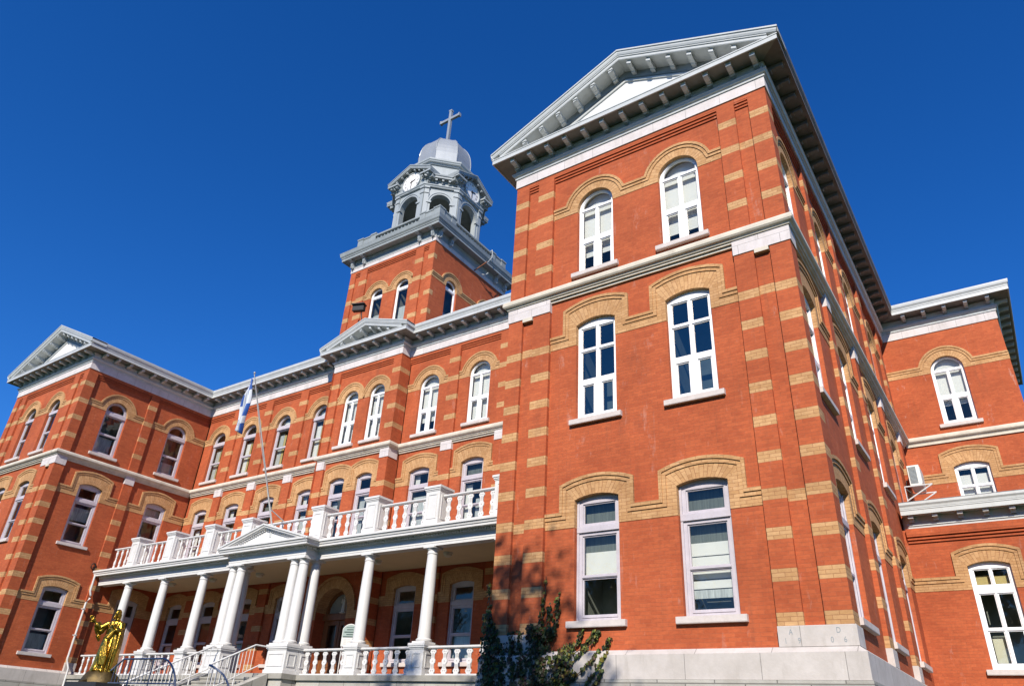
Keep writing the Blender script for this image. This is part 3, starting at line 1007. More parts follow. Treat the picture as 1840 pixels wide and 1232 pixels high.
for pr, k in (([(-.05, 3.953), (.10, 3.953), (.10, 4.0), (.13, 4.02), (.13, 4.06), (-.05, 4.06)], 'metal'),
              ([(-.05, 4.062), (.06, 4.062), (.06, 4.29), (-.05, 4.29)], 'metal'),
              ([(-.05, 4.292), (.40, 4.292), (.40, 4.27), (.43, 4.27), (.43, 4.39), (.445, 4.40), (.445, 4.43), (-.05, 4.44)], 'metal'),
              ([(-.05, 4.442), (.43, 4.442), (.44, 4.50), (.475, 4.55), (.475, 4.62), (-.05, 4.66)], 'metal')):
    mb.sweep(ac, pr, k, pre=(0, 0) if pr[0][1] < 4.1 else None)
mb.sweep(ac, [(-.04, 4.615), (.47, 4.615), (.47, 4.64), (-.04, 4.67)], 'dark_roof')
n = 10
for i in range(n):
    u = 0.22 + i * 0.62
    mb.box(FA, u - .07, u + .07, 4.19, 4.291, 0.05, 0.34, 'metal')
    mb.box(FA, u - .07, u + .07, 4.12, 4.19, 0.05, 0.16, 'metal')
mb.wbox(0.0, AXW, YA, 15.3, 4.5, 4.60, 'dark_roof')
part(mb, 'cornice')
mb = MB()
mb.sweep([(0, YA), (AXW, YA), (AXW, 15.3)], PLINTH, 'stone'); mb.sweep([(0, YA), (AXW, YA), (AXW, 15.3)], PLINTH2, 'rock')
part(mb, 'foundation')

# ------------------------------------------------------------------ far wing (left)
LO = 2 * XC                               # its outer corner
FLF = Fr(LO, 0, 1, 0)
FLE = Fr(LWX, 0, 0, 1)
mb = MB()
lw1, lw2 = W - 5.05 + 0.04, W - 2.55 + 0.0
lw1, lw2 = 2.50, 4.95
facade(mb, FLF, [(0, 0.46, False, True), (0.82, 1.28, True, True), (6.27, 6.80, True, True), (7.15, 7.6, True, False)],
       [(1.28, 6.27, [(s, c, hw) for s in (1, 2, 3) for c in (lw1, lw2)])])
strip(mb, FLF, 0.46, 0.82); strip(mb, FLF, 6.80, 7.15)
le1, le2 = 1.98, 5.36
facade(mb, FLE, [(0, 0.46, False, True), (3.36, 3.82, True, True)],
       [(0.46, 3.36, [(s, le1, hw) for s in (1, 2, 3)]), (3.82, YM + .1, [(1, le2, hw, -0.47), (2, le2, hw), (3, le2, hw)])])
mb.quad(Fr(LO, 16, 0, -1), (0, ZB), (16, ZT), 'red', 0)
part(mb, 'wall')
random.seed(3)
for s_ in (1, 2, 3):
    for c in (lw1, lw2):
        make_window(FLF, s_, c, hw, -0.1, 'old3' if s_ == 3 else 'old', [(0, 1, S[s_]['zs'], S[s_]['zs'] + 1.0, 'curtain')] if s_ > 1 else [])
    bl = {1: [(0.1, .9, .3, 1.0, 'curtain')], 2: [(0.05, 1, 5.9, 6.5, 'curtain')], 3: [(0.1, .85, 9.2, 10.0, 'curtain')]}[s_]
    make_window(FLE, s_, le1, hw, -0.1, 'old3' if s_ == 3 else 'old', bl)
    if s_ > 1:
        make_window(FLE, s_, le2, hw, -0.1, 'old3' if s_ == 3 else 'old', [(0.1, .9, 9.2, 9.8, 'curtain')] if s_ == 3 else [(0.05, .95, 6.85, 7.35, 'curtain')])
mb = MB()
o = outline(1, le2, hw - .002, -0.47)
mb.slab(FLE, o, -0.30, -0.22, 'wood', holes=[rect(le2 - .40, le2 + .40, 2.2, 2.7), rect(le2 - .36, le2 + .36, 0.75, 1.95)])
mb.box(FLE, le2 - .36, le2 - .08, -.30, .55, -.23, -.205, 'wood'); mb.box(FLE, le2 + .08, le2 + .36, -.30, .55, -.23, -.205, 'wood')
dr = part(mb, 'door')
g = MB(); g.poly(FLE, rect(le2 - .42, le2 + .42, .7, 2.75), [], -0.27, 'glass'); part(g, 'pane', dr)
h = MB(); h.tube([FLE.P(le2 - .42, .5, -.2), FLE.P(le2 - .42, .5, -.15), FLE.P(le2 - .30, .5, -.15)], .012, 'black', 6); part(h, 'handle', dr)
mb = MB()
pl = [(LO, 16), (LO, 0), (LWX, 0), (LWX, YM)]
mb.sweep(pl, PLINTH, 'stone', post=(-22.45, YM)); mb.sweep(pl, PLINTH2, 'rock', post=(-22.45, YM))
mb.sweep([(LO, .46), (LO, 0), (LO + 1.285, 0)], BASEBLK, 'stone')
mb.sweep([(LWX - 1.335, 0), (LWX, 0), (LWX, .465)], BASEBLK, 'stone')
mb.sweep([(LWX, 3.355), (LWX, 3.825)], BASEBLK, 'stone')
part(mb, 'foundation')
mb = MB()
mb.sweep(pl, STRING, 'string', post=(-22.45, YM))
string_lower(mb, FLF, 1.285, 6.265); string_lower(mb, FLE, .465, 3.355); string_lower(mb, FLE, 3.825, YM)
part(mb, 'string_course')
pier_cap([(LO, .46), (LO, 0), (LO + 1.285, 0)], (FLF, 0.48, 0.80))
pier_cap([(LWX - 1.335, 0), (LWX, 0), (LWX, .465)], (FLF, 6.82, 7.13))
pier_cap([(LWX, 3.355), (LWX, 3.825)])
mb = MB()
post = (-22.45, YM)
for pr, k in ((FRIEZE, 'frieze'), (MOULD, 'metal'), (BED, 'metal'), (CORONA, 'metal'), (SOFFIT_SHADE, 'soffit_shade')):
    mb.sweep(pl, pr, k, post=post)
mb.sweep([(LO, 16), (LO, 0)], GUTTER, 'metal', post=(LWX, 0))
mb.sweep([(LWX, 0), (LWX, YM)], GUTTER, 'metal', pre=(LO, 0), post=post)
modillions(mb, FLF, 0.08, 7.52, 0.62)
modillions(mb, FLE, 0.35, YM - .75, 0.62)
pediment(mb, FLF, 0, W, 16.12)
part(mb, 'cornice')
mb = MB()
gable_roof(mb, FLF, 0, W, 14.13, 16.12, -0.05, -16)
part(mb, 'roof')

# ------------------------------------------------------------------ main range and centre pavilion
FM = Fr(0, YM, 1, 0)
FP = Fr(0, YP, 1, 0)
PXL, PXR = -22.42, -18.08
mcs = [-31.62, -29.03, -26.38, -23.66]
mp = [-30.36, -27.72, -25.04]
hm = 0.55
mb = MB()
def main_side(mirror):
    def X(x): return 2 * XC - x if mirror else x
    edges = [LWX] + [e for p in mp for e in (p - .28, p + .28)] + [PXL]
    fl = []
    for i in range(4):
        a, b = X(edges[2 * i]), X(edges[2 * i + 1])
        c = X(mcs[i])
        a, b = min(a, b), max(a, b)
        fl.append((a, b, [(s, c, hm) for s in (1, 2, 3)]))
    pl_ = [(min(X(p - .28), X(p + .28)), max(X(p - .28), X(p + .28)), True, True) for p in mp]
    return pl_, fl
for mir in (False, True):
    pl_, fl = main_side(mir)
    facade(mb, FM, pl_, fl)
c1, c2, hp = XC - 0.82, XC + 0.82, 0.47
facade(mb, FP, [(PXL, PXL + .48, False, True), (PXR - .48, PXR, True, False)],
       [(PXL + .48, PXR - .48, [(s, c, hp) for s in (2, 3) for c in (c1, c2)])], z0=3.6)
# pavilion ground floor with the arched doorway
DX, DZ, DR = -20.05, 2.05, 0.86
hole = [(DX + DR, -0.47), (DX - DR, -0.47)] + arc((DX, DZ), DR, PI, 0, 16)
mb.poly(FP, rect(PXL + .48, PXR - .48, ZB - .2, 3.6), [hole], -0.1, 'red')
for a, b in ((PXL, PXL + .48), (PXR - .48, PXR)):
    for k in range(-1, 5):
        mb.quad(FP, (a, max(ZB, .757 * k + .227)), (b, .757 * (k + 1) if k < 4 else 3.6), 'red', 0)
        if k >= 0: mb.quad(FP, (a, .757 * k), (b, .757 * k + .227), 'yellow', 0)
    xx = b if a == PXL else a
    mb.face([FP.P(xx, ZB, 0), FP.P(xx, ZB, -.1), FP.P(xx, 3.6, -.1), FP.P(xx, 3.6, 0)], 'red')
A = arc((DX, DZ), DR, PI, 0, 20); B = arc((DX, DZ), DR + .44, PI, 0, 20)
mb.ribbon(FP, A, B, -.102, -.085, 'yellow', radial=True)
mb.ribbon(FP, arc((DX, DZ), DR + .36, PI, 0, 20), arc((DX, DZ), DR + .45, PI, 0, 20), -.1, -.035, 'yellow')
for s0, s1 in ((PXL + .48, DX - DR), (DX + DR, PXR - .48)):
    mb.box(FP, s0, s1, 1.76, DZ, -.105, -.086, 'yellow')
for i in range(len(hole)):
    a, b = hole[i], hole[(i + 1) % len(hole)]
    mb.face([FP.P(*a, -.1), FP.P(*b, -.1), FP.P(*b, -.75), FP.P(*a, -.75)], 'yellow' if a[1] > 1.7 and b[1] > 1.7 else 'red')
# pavilion cheeks, banded
for xs, Fs in ((PXR, Fr(PXR, YP, 0, 1)), (PXL, Fr(PXL, YM, 0, -1))):
    zz = ZB
    for a, b in BANDS:
        mb.quad(Fs, (0, zz), (YM - YP + .1, a), 'red', 0); mb.quad(Fs, (0, a), (YM - YP + .1, b), 'yellow', 0); zz = b
    mb.quad(Fs, (0, zz), (YM - YP + .1, ZT), 'red', 0)
part(mb, 'wall')
random.seed(11)
for mir in (False, True):
    for i, c in enumerate(mcs):
        cx = 2 * XC - c if mir else c
        for s_ in (1, 2, 3):
            if s_ == 3 and mir:
                make_window(FM, 3, cx, hm, -0.1, 'pvc3', [(0, 1, 9.25, 'arch', 'blind')] if i == 2 else [(0, 1, 9.7, 'arch', 'blind')])
            elif s_ == 3:
                make_window(FM, 3, cx, hm, -0.1, 'old3', [(0, .34, 9.1, 10.9, 'blind' if i % 2 else 'curtain'), (.36, .42 + .04 * i, 9.1, 10.85, 'tan'), (.5 + .04 * i, 1, 9.1, 10.05 - .2 * (i % 3), 'curtain')] + ([(0, .75, 11.3, 11.62, 'blind')] if i > 1 else []))
            elif s_ == 2:
                make_window(FM, 2, cx, hm, -0.1, 'old', [(0, 1, 5.2 + .4 * ((i * 7) % 3), 6.45, 'curtain'), (0, .3, 6.8, 7.4, 'blind')] if i % 2 else [(0, .35, 4.9, 6.6, 'blind'), (.55, 1, 4.9, 6.0, 'curtain'), (0, 1, 6.75, 7.45, 'lit_room'), (.7, .95, 6.0, 6.6, 'lit_room')])
            else:
                make_window(FM, 1, cx, hm, -0.1, 'old', [(0, 1, .3, 1.1, 'curtain')] if i % 2 == 0 else [])
for c in (c1, c2):
    make_window(FP, 3, c, hp, -0.1, 'pvc3', [(0, 1, 9.3, 'arch', 'blind')])
    make_window(FP, 2, c, hp, -0.1, 'old', [(0, .4, 4.9, 6.6, 'curtain')])
# entrance door
mb = MB()
oo = [(DX + DR - .002, -0.47), (DX - DR + .002, -0.47)] + arc((DX, DZ), DR - .002, PI, 0, 16)
mb.slab(FP, oo, -.72, -.62, 'door', holes=[rect(DX - .60, DX - .14, .75, 1.62), rect(DX + .14, DX + .60, .75, 1.62), arc((DX, DZ + .02), DR - .13, PI, 0, 12)])
mb.box(FP, DX - DR + .02, DX + DR - .02, 1.80, 2.0, -.63, -.50, 'door')
for x in (-1, 1):
    for z in (-.25, .12, .45):
        mb.box(FP, DX + x * .37 - .22, DX + x * .37 + .22, z, z + .26, -.63, -.60, 'door')
mb.box(FP, DX - .02, DX + .02, -.46, 1.8, -.63, -.595, 'door')
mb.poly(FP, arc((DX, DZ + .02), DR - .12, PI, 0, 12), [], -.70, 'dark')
dr = part(mb, 'door')
g = MB(); g.poly(FP, rect(DX - .62, DX - .12, .72, 1.65), [], -.68, 'glass'); g.poly(FP, rect(DX + .12, DX + .62, .72, 1.65), [], -.68, 'glass'); part(g, 'pane', dr)
h = MB(); h.tube([FP.P(DX - .09, .45, -.6), FP.P(DX - .09, .45, -.54), FP.P(DX - .09, .75, -.54), FP.P(DX - .09, .75, -.6)], .014, 'black', 6); part(h, 'handle', dr)
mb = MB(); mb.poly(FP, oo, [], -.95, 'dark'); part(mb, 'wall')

MP = [(LWX, YM), (PXL, YM), (PXL, YP), (PXR, YP), (PXR, YM), (-W, YM)]
pre, post = (LWX, 0), (-W, 0)
mb = MB()
mb.sweep(MP, PLINTH, 'stone', pre=pre, post=post); mb.sweep(MP, PLINTH2, 'rock', pre=pre, post=post)
part(mb, 'foundation')
mb = MB()
mb.sweep(MP, STRING, 'string', pre=pre, post=post)
for mir in (False, True):
    _, fl = main_side(mir)
    for f in fl: string_lower(mb, FM, f[0] + .004, f[1] - .004)
string_lower(mb, FP, PXL + .485, PXR - .485)
part(mb, 'string_course')
for mir in (False, True):
    pl_, _ = main_side(mir)
    for p in pl_: pier_cap([(p[0] - .004, YM), (p[1] + .004, YM)])
pier_cap([(PXL, YM), (PXL, YP), (PXL + .484, YP)])
pier_cap([(PXR - .484, YP), (PXR, YP), (PXR, YM)])
mb = MB()
for pr, k in ((FRIEZE, 'frieze'), (MOULD, 'metal'), (BED, 'metal'), (CORONA, 'metal'), (SOFFIT_SHADE, 'soffit_shade')):
    mb.sweep(MP, pr, k, pre=pre, post=post)
mb.sweep(MP[:3], GUTTER, 'metal', pre=pre, post=(PXR, YP))
mb.sweep(MP[3:], GUTTER, 'metal', pre=(PXL, YP), post=post)
modillions(mb, FM, LWX + .8, PXL - .7, 0.66); modillions(mb, FM, PXR + .7, -W - .8, 0.66)
modillions(mb, FP, PXL + .1, PXR - .1, 0.66)
pediment(mb, FP, PXL, PXR, 15.04, panel=False)
part(mb, 'cornice')
mb = MB()
FS = Fr(LWX, 0, 1, 0)
A = [(YM - .6, 14.13), (11.6, 16.0), (17.0, 14.13)]
for i in range(2):
    mb.face([(LWX - 4, A[i][0], A[i][1]), (-W + 4, A[i][0], A[i][1]), (-W + 4, A[i + 1][0], A[i + 1][1]), (LWX - 4, A[i + 1][0], A[i + 1][1])], 'dark_roof')
mb.face([(LWX - 4, 6.3, 14.12), (-W + 4, 6.3, 14.12), (-W + 4, 17, 14.12), (LWX - 4, 17, 14.12)], 'dark_roof')
gable_roof(mb, FP, PXL, PXR, 14.13, 15.04, -0.05, -3.0)
mb.wbox(LO, -W + .1, 15.9, 16.0, GROUND, 14.1, 'red')
part(mb, 'roof')

# ------------------------------------------------------------------ bell tower
TX0, TX1, TY0, TY1 = -23.142, -17.322, 6.767, 12.587
TZ0, TZT = 13.9, 19.17
S[3.5] = None
FT = Fr(0, TY0, 1, 0); FTE = Fr(TX1, TY0, 0, 1); FTW = Fr(TX0, TY1, 0, -1); FTN = Fr(TX1, TY1, -1, 0)
S[3] = dict(zs=14.9, zt=17.18, b0=17.12, b1=17.40)
tb = [(15.05 + 1.04 * k, 15.05 + 1.04 * k + .25) for k in range(4)]
hwt = 0.42
mb = MB()
def tower_face(F, w, wins, piers):
    if piers:
        facade(mb, F, [piers[0], piers[1], piers[2], piers[3]], [(piers[1][1], piers[2][0], wins)], z0=TZ0, zt=TZT, bands=tb, df=-.08)
        for a, b in ((piers[0][1], piers[1][0]), (piers[2][1], piers[3][0])):
            strip(mb, F, a, b, zt=TZT, z0=TZ0, d=-.07)
    else:
        facade(mb, F, [], [(0, w, wins)], z0=TZ0, zt=TZT, df=0.0, corbel=False)
        for a, b in tb:
            for u0, u1 in ((0, .22), (w - .22, w)):
                mb.box(F, u0, u1, a, b, -.01, .004, 'yellow', 'k')
def pier4(x0, x1): return [(x0, x0 + .38, False, True), (x0 + .72, x0 + 1.24, True, True), (x1 - 1.24, x1 - .72, True, True), (x1 - .38, x1, True, False)]
tower_face(FT, 0, [(3, XC - .77, hwt), (3, XC + .95, hwt)], pier4(TX0, TX1))
TD = TY1 - TY0
tower_face(FTE, TD, [(3, 1.50, hwt), (3, TD - 1.50, hwt)], None)
tower_face(FTW, TD, [], None); tower_face(FTN, TX1 - TX0, [], None)
tw_ = part(mb, 'tower_wall')
for F, c, d in ((FT, XC - .77, -.08), (FT, XC + .95, -.08), (FTE, 1.50, 0.0), (FTE, TD - 1.5, 0.0)):
    make_window(F, 3, c, hwt, d, 'tower3', [(0.1, .9, 15.0, 16.2, 'curtain')] if F is FT else [(0.3, 1, 15.0, 15.9, 'curtain')], key='pvc')
S[3] = dict(zs=9.07, zt=11.26, b0=11.19, b1=11.52)
mb = MB()
TP = [(TX0, TY1), (TX0, TY0), (TX1, TY0), (TX1, TY1)]
for pr, k in (([(-.1, 19.165), (.03, 19.165), (.03, 19.36), (.05, 19.37), (.05, 19.40), (-.1, 19.41)], 'frieze'),
              ([(-.1, 19.412), (.02, 19.412), (.03, 19.70), (.08, 19.78), (.08, 19.84), (-.1, 19.84)], 'metal_dull'),
              ([(-.3, 19.842), (.40, 19.842), (.40, 19.82), (.43, 19.82), (.43, 19.95), (.46, 19.97), (.46, 20.02), (.52, 20.10), (.54, 20.22), (.56, 20.31), (.53, 20.33), (-.3, 20.42)], 'metal_dull')):
    mb.sweep(TP, pr, k, closed=True)
def bracket(F, u, w=.17):
    pr = [(.02, 19.84), (.36, 19.84), (.36, 19.77), (.30, 19.74), (.22, 19.70), (.20, 19.60), (.15, 19.52), (.13, 19.42), (.05, 19.36), (.02, 19.36)]
    n = len(pr)
    for i in range(n):
        j = (i + 1) % n
        mb.face([F.P(u - w / 2, pr[i][1], pr[i][0]), F.P(u + w / 2, pr[i][1], pr[i][0]), F.P(u + w / 2, pr[j][1], pr[j][0]), F.P(u - w / 2, pr[j][1], pr[j][0])], 'tower_metal')
    for s_ in (-1, 1): mb.face([F.P(u + s_ * w / 2, z, d) for d, z in pr], 'tower_metal')
    mb.box(F, u - w / 2 - .03, u + w / 2 + .03, 19.785, 19.843, .02, .395, 'tower_metal')
    mb.box(F, u - .02, u + .02, 19.38, 19.68, .1, .235, 'tower_metal')
for F, L in ((FT, None), (FTE, TD), (FTW, TD), (FTN, TD)):
    for u in (0.14, 1.0, TD - 1.0, TD - .14):
        bracket(F, (TX0 + u) if F is FT else u)
mb.wbox(TX0 - .3, TX1 + .3, TY0 - .3, TY1 + .3, 20.36, 20.44, 'metal_dull')
part(mb, 'tower_cornice')
mb = MB()
for F, off in ((FT, TX0), (FTE, 0), (FTW, 0), (FTN, 0)):
    a, b = off, off + TD
    mb.box(F, a + .62, b - .62, 20.40, 20.74, -.24, -.06, 'metal_dull')
    mb.box(F, a + 1.36, b - 1.36, 21.15, 21.25, -.22, -.0, 'metal_dull')
    for (u0, u1, zt) in ((a + .02, a + .42, 21.40), (a + .42, a + 1.0, 21.36), (a + 1.0, a + 1.36, 21.40), (b - 1.36, b - 1.0, 21.40), (b - 1.0, b - .42, 21.36), (b - .42, b - .02, 21.40)):
        dd = 0.0 if zt > 21.38 else -.03
        if u0 == a + .02 and F in (FTE, FTN, FTW): u0 = a + .30
        if u1 == b - .02 and F is FTW: u1 = b - .30
        mb.box(F, u0, u1, 20.40, zt - .08, -.28, dd - .02, 'metal_dull')
        mb.box(F, u0 - .025, u1 + .025, zt - .08, zt, -.31, dd + .012, 'metal_dull')
    for i in range(13):
        u = a + 1.46 + (b - a - 2.92) * i / 12
        mb.lathe(*F.P(u, 0, -.12)[:2], [(.055, 20.74), (.055, 20.80), (.035, 20.83), (.065, 20.93), (.032, 21.05), (.05, 21.09), (.05, 21.155)], 8, 'tower_metal')
part(mb, 'tower_balustrade')

# lantern: chamfered square, arches on every side
TC = (XC, (TY0 + TY1) / 2)
H0, A0 = 2.285, 1.00
def octo(h, a): return [(TC[0] - a, TC[1] - h), (TC[0] + a, TC[1] - h), (TC[0] + h, TC[1] - a), (TC[0] + h, TC[1] + a), (TC[0] + a, TC[1] + h), (TC[0] - a, TC[1] + h), (TC[0] - h, TC[1] + a), (TC[0] - h, TC[1] - a)]
O = octo(H0, A0)
mb = MB()
faces8 = []
for i in range(8):
    p, q = O[i], O[(i + 1) % 8]
    L = math.hypot(q[0] - p[0], q[1] - p[1])
    faces8.append((Fr(p[0], p[1], (q[0] - p[0]) / L, (q[1] - p[1]) / L), L))
LZ0, LZ1, SP = 20.43, 24.0, 22.95
for i, (F, L) in enumerate(faces8):
    ar = 0.62 if i % 2 == 0 else 0.54
    c = L / 2
    hole = [(c + ar, LZ0 + .35), (c - ar, LZ0 + .35)] + arc((c, SP), ar, PI, 0, 16)
    mb.poly(F, rect(0, L, LZ0, LZ1), [hole], 0, 'tower_metal')
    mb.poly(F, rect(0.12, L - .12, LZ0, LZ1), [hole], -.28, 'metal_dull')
    for k in range(len(hole)):
        a, b = hole[k], hole[(k + 1) % len(hole)]
        mb.face([F.P(*a, 0), F.P(*b, 0), F.P(*b, -.28), F.P(*a, -.28)], 'tower_metal')
    mb.ribbon(F, arc((c, SP), ar, PI, 0, 16), arc((c, SP), ar + .13, PI, 0, 16), 0, .045, 'tower_metal')
    mb.ribbon(F, arc((c, SP), ar + .10, PI, 0, 16), arc((c, SP), ar + .16, PI, 0, 16), 0, .075, 'tower_metal')
    for sg in (-1, 1):
        u0, u1 = sorted((c + sg * ar, c + sg * (ar + .17)))
        mb.box(F, u0, u1, LZ0, SP - .12, 0, .04, 'tower_metal', 'k')
        mb.box(F, u0 - .05, u1 + .05, SP - .12, SP - .02, -.04, .10, 'tower_metal')
        e0, e1 = (0.0, .24) if sg < 0 else (L - .24, L)
        mb.box(F, e0, e1, LZ0, 23.45, 0, .07, 'tower_metal', 'k')
        mb.box(F, e0 - .01, e1 + .01, 23.45, 23.52, 0, .11, 'tower_metal', 'k')
        mb.box(F, e0, e1, 23.52, 23.80, 0, .07, 'tower_metal', 'k')
        mb.box(F, e0 - .02, e1 + .02, 23.80, 23.90, 0, .13, 'tower_metal', 'k')
    if i % 2 == 1:
        for k in range(5):
            u = L * (k + .5) / 5
            mb.box(F, u - .06, u + .06, 24.30, 24.44, .05, .24, 'tower_metal')
            mb.box(F, u - .05, u + .05, 24.20, 24.30, .05, .12, 'tower_metal')
mb.sweep(O, [(-.2, 23.9), (.10, 23.9), (.12, 23.96), (.16, 24.0), (.16, 24.05), (-.2, 24.07)], 'tower_metal', closed=True)
mb.sweep(O, [(-.3, 24.06), (.05, 24.06), (.05, 24.32), (.08, 24.40), (.08, 24.45), (-.3, 24.45)], 'tower_metal', closed=True)
for i in (1, 3, 5, 7):
    p, q = O[i], O[(i + 1) % 8]
    mb.sweep([p, q], [(-.4, 24.452), (.27, 24.452), (.27, 24.43), (.30, 24.43), (.30, 24.53), (.34, 24.56), (.36, 24.64), (-.4, 24.72)], 'tower_metal', pre=O[i - 1], post=O[(i + 2) % 8])
# four clock gables
for i in (0, 2, 4, 6):
    F, L = faces8[i]
    c = L / 2
    hh, zt, za, dd = 1.56, 24.90, 25.66, 0.40
    sl = (za - zt) / hh
    RK = [(-1.6, .01), (dd, 0), (dd, -.05), (dd - .03, -.06), (dd - .04, -.15), (dd - .06, -.16), (dd - .06, -.21), (.06, -.22), (.05, -.36), (-1.6, -.36)]
    for sg in (-1, 1):
        ua = c + sg * hh
        def pt(q, u): return F.P(u, za - sl * abs(u - c) + q[1], q[0])
        for k in range(len(RK)):
            q0, q1 = RK[k], RK[(k + 1) % len(RK)]
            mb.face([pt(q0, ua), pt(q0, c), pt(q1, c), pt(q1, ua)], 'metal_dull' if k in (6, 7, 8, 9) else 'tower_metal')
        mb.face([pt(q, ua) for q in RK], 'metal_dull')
        u0, u1 = sorted((c + sg * (hh - .02), c + sg * .80))
        mb.box(F, u0, u1, 24.60, 24.70, -.6, dd - .03, 'tower_metal')
        mb.box(F, u0 + .03, u1 - .02, 24.36, 24.60, -.6, .10, 'metal_dull')
        for k in range(2):
            um = c + sg * (.93 + .38 * k)
            mb.box(F, um - .06, um + .06, 24.48, 24.60, .05, .30, 'tower_metal')
        for k in range(3):
            um = c + sg * (.28 + .36 * k)
            zt2 = za - sl * abs(um - c) - .22
            mb.box(F, um - .05, um + .05, zt2 - .10, zt2 + .02, .05, .29, 'tower_metal')
    mb.face([F.P(c - 1.2, 24.05, .045), F.P(c + 1.2, 24.05, .045), F.P(c + 1.2, 25.0, .045), F.P(c, za - .2, .045), F.P(c - 1.2, 25.0, .045)], 'metal_dull')
# upper drum and second cornice
D1 = octo(1.90, .80)
mb.sweep(D1, [(-.5, 24.45), (.12, 24.45), (.08, 24.8), (0, 24.85), (0, 25.90), (-.5, 25.9)], 'tower_metal', closed=True)
mb.sweep(D1, [(-.5, 25.88), (.08, 25.9), (.10, 25.97), (.20, 26.0), (.22, 26.06), (.26, 26.10), (.27, 26.20), (-.5, 26.26)], 'tower_metal', closed=True)
mb.face([(x, y, 26.2) for x, y in octo(1.5, .7)], 'metal_dull')
lan = part(mb, 'lantern')
mb = MB()
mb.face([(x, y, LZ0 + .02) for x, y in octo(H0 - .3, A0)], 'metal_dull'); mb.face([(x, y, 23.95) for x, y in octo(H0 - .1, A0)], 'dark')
mb.wbox(TC[0] - .04, TC[0] + .04, TC[1] - .04, TC[1] + .04, LZ0, 24, 'dark')
mb.lathe(TC[0], TC[1], [(.05, 23.6), (.3, 23.55), (.36, 23.3), (.45, 23.0), (.62, 22.75), (.60, 22.7)], 16, 'black')
part(mb, 'belfry_floor', lan)
mb = MB()
prof = [(1.50, 26.18), (1.515, 26.8), (1.52, 27.4), (1.495, 27.7), (1.45, 28.0), (1.37, 28.28), (1.25, 28.55), (1.06, 28.82), (.80, 29.05), (.45, 29.22), (.2, 29.28)]
rings = [[(x, y, z) for x, y in octo(r, r * .4142)] for r, z in prof]
for i in range(len(rings) - 1):
    for k in range(8):
        mb.face([rings[i][k], rings[i][(k + 1) % 8], rings[i + 1][(k + 1) % 8], rings[i + 1][k]], 'galv')
mb.face(rings[-1], 'galv')
for k in range(8):
    mb.tube([rings[i][k] for i in range(len(rings))], .03, 'galv', 6)
mb.lathe(TC[0], TC[1], [(.26, 29.2), (.24, 29.33), (.15, 29.38), (.15, 29.47), (.10, 29.52)], 12, 'galv')
part(mb, 'dome', lan)
mb = MB()
mb.wbox(TC[0] - .085, TC[0] + .085, TC[1] - .085, TC[1] + .085, 29.4, 32.22, 'galv')
mb.wbox(TC[0] - .72, TC[0] + .72, TC[1] - .075, TC[1] + .075, 31.46, 31.64, 'galv')
for x, z0_, z1_ in ((TC[0] - .72, 31.43, 31.67), (TC[0] + .72, 31.43, 31.67)):
    mb.wbox(x - .05, x + .05, TC[1] - .1, TC[1] + .1, z0_, z1_, 'galv')
mb.wbox(TC[0] - .11, TC[0] + .11, TC[1] - .1, TC[1] + .1, 32.18, 32.29, 'galv')
part(mb, 'cross', lan)
for i in (0, 2):
    F, L = faces8[i]
    c, cz, r = L / 2, 24.60, 0.60
    mb = MB()
    mb.slab(F, arc((c, cz), r, 0, 2 * PI, 40)[:-1], .05, .10, 'clock')
    mb.ribbon(F, arc((c, cz), r, 0, 2 * PI, 40), arc((c, cz), r + .05, 0, 2 * PI, 40), .05, .14, 'tower_metal', ends=False)
    for k, t in enumerate(('XII', 'I', 'II', 'III', 'IIII', 'V', 'VI', 'VII', 'VIII', 'IX', 'X', 'XI')):
        a = PI / 2 - k * PI / 6
        put_text(mb, F, t, 0.20, c + .46 * math.cos(a), cz + .47 * math.sin(a), .103, 'black', a - PI / 2, 0.7)
    ck = part(mb, 'clock_face', lan)
    hd = MB()
    for ang, ln, w in ((PI / 2 - R(72), .32, .035), (PI / 2 - R(180), .46, .025)):
        ca, sa = math.cos(ang), math.sin(ang)
        def q(a, b): return (c + a * ca - b * sa, cz + a * sa + b * ca)
        hd.slab(F, [q(-.1, w), q(ln * .7, w), q(ln, 0), q(ln * .7, -w), q(-.1, -w)], .108, .118, 'black')
    # hands sit on the dial: same part level as the dial
    part(hd, 'clock_hands', lan)

# ------------------------------------------------------------------ porch
YC = 3.816
COLS = [10.176, 7.393, 4.63]
ZF = -0.48
mb = MB()
PX0, PX1 = LWX + .02, -W - .02
# floor, stone base
mb.wbox(PX0, PX1, 3.42, YM - .2, ZF - .16, ZF - .006, 'concrete'); mb.wbox(PX0, PX1, 3.60, YM - .2, ZF - .02, ZF, 'boards')
mb.wbox(PX0, PX1, 3.50, YM - .2, GROUND - .3, ZF - .16, 'rock')
mb.wbox(XC - 2.42, XC + 2.42, 2.82, 3.50, ZF - .16, ZF - .002, 'concrete')
mb.wbox(XC - 2.36, XC - 1.45, 2.90, 3.50, GROUND - .3, ZF - .16, 'rock'); mb.wbox(XC + 1.45, XC + 2.36, 2.90, 3.50, GROUND - .3, ZF - .16, 'rock')
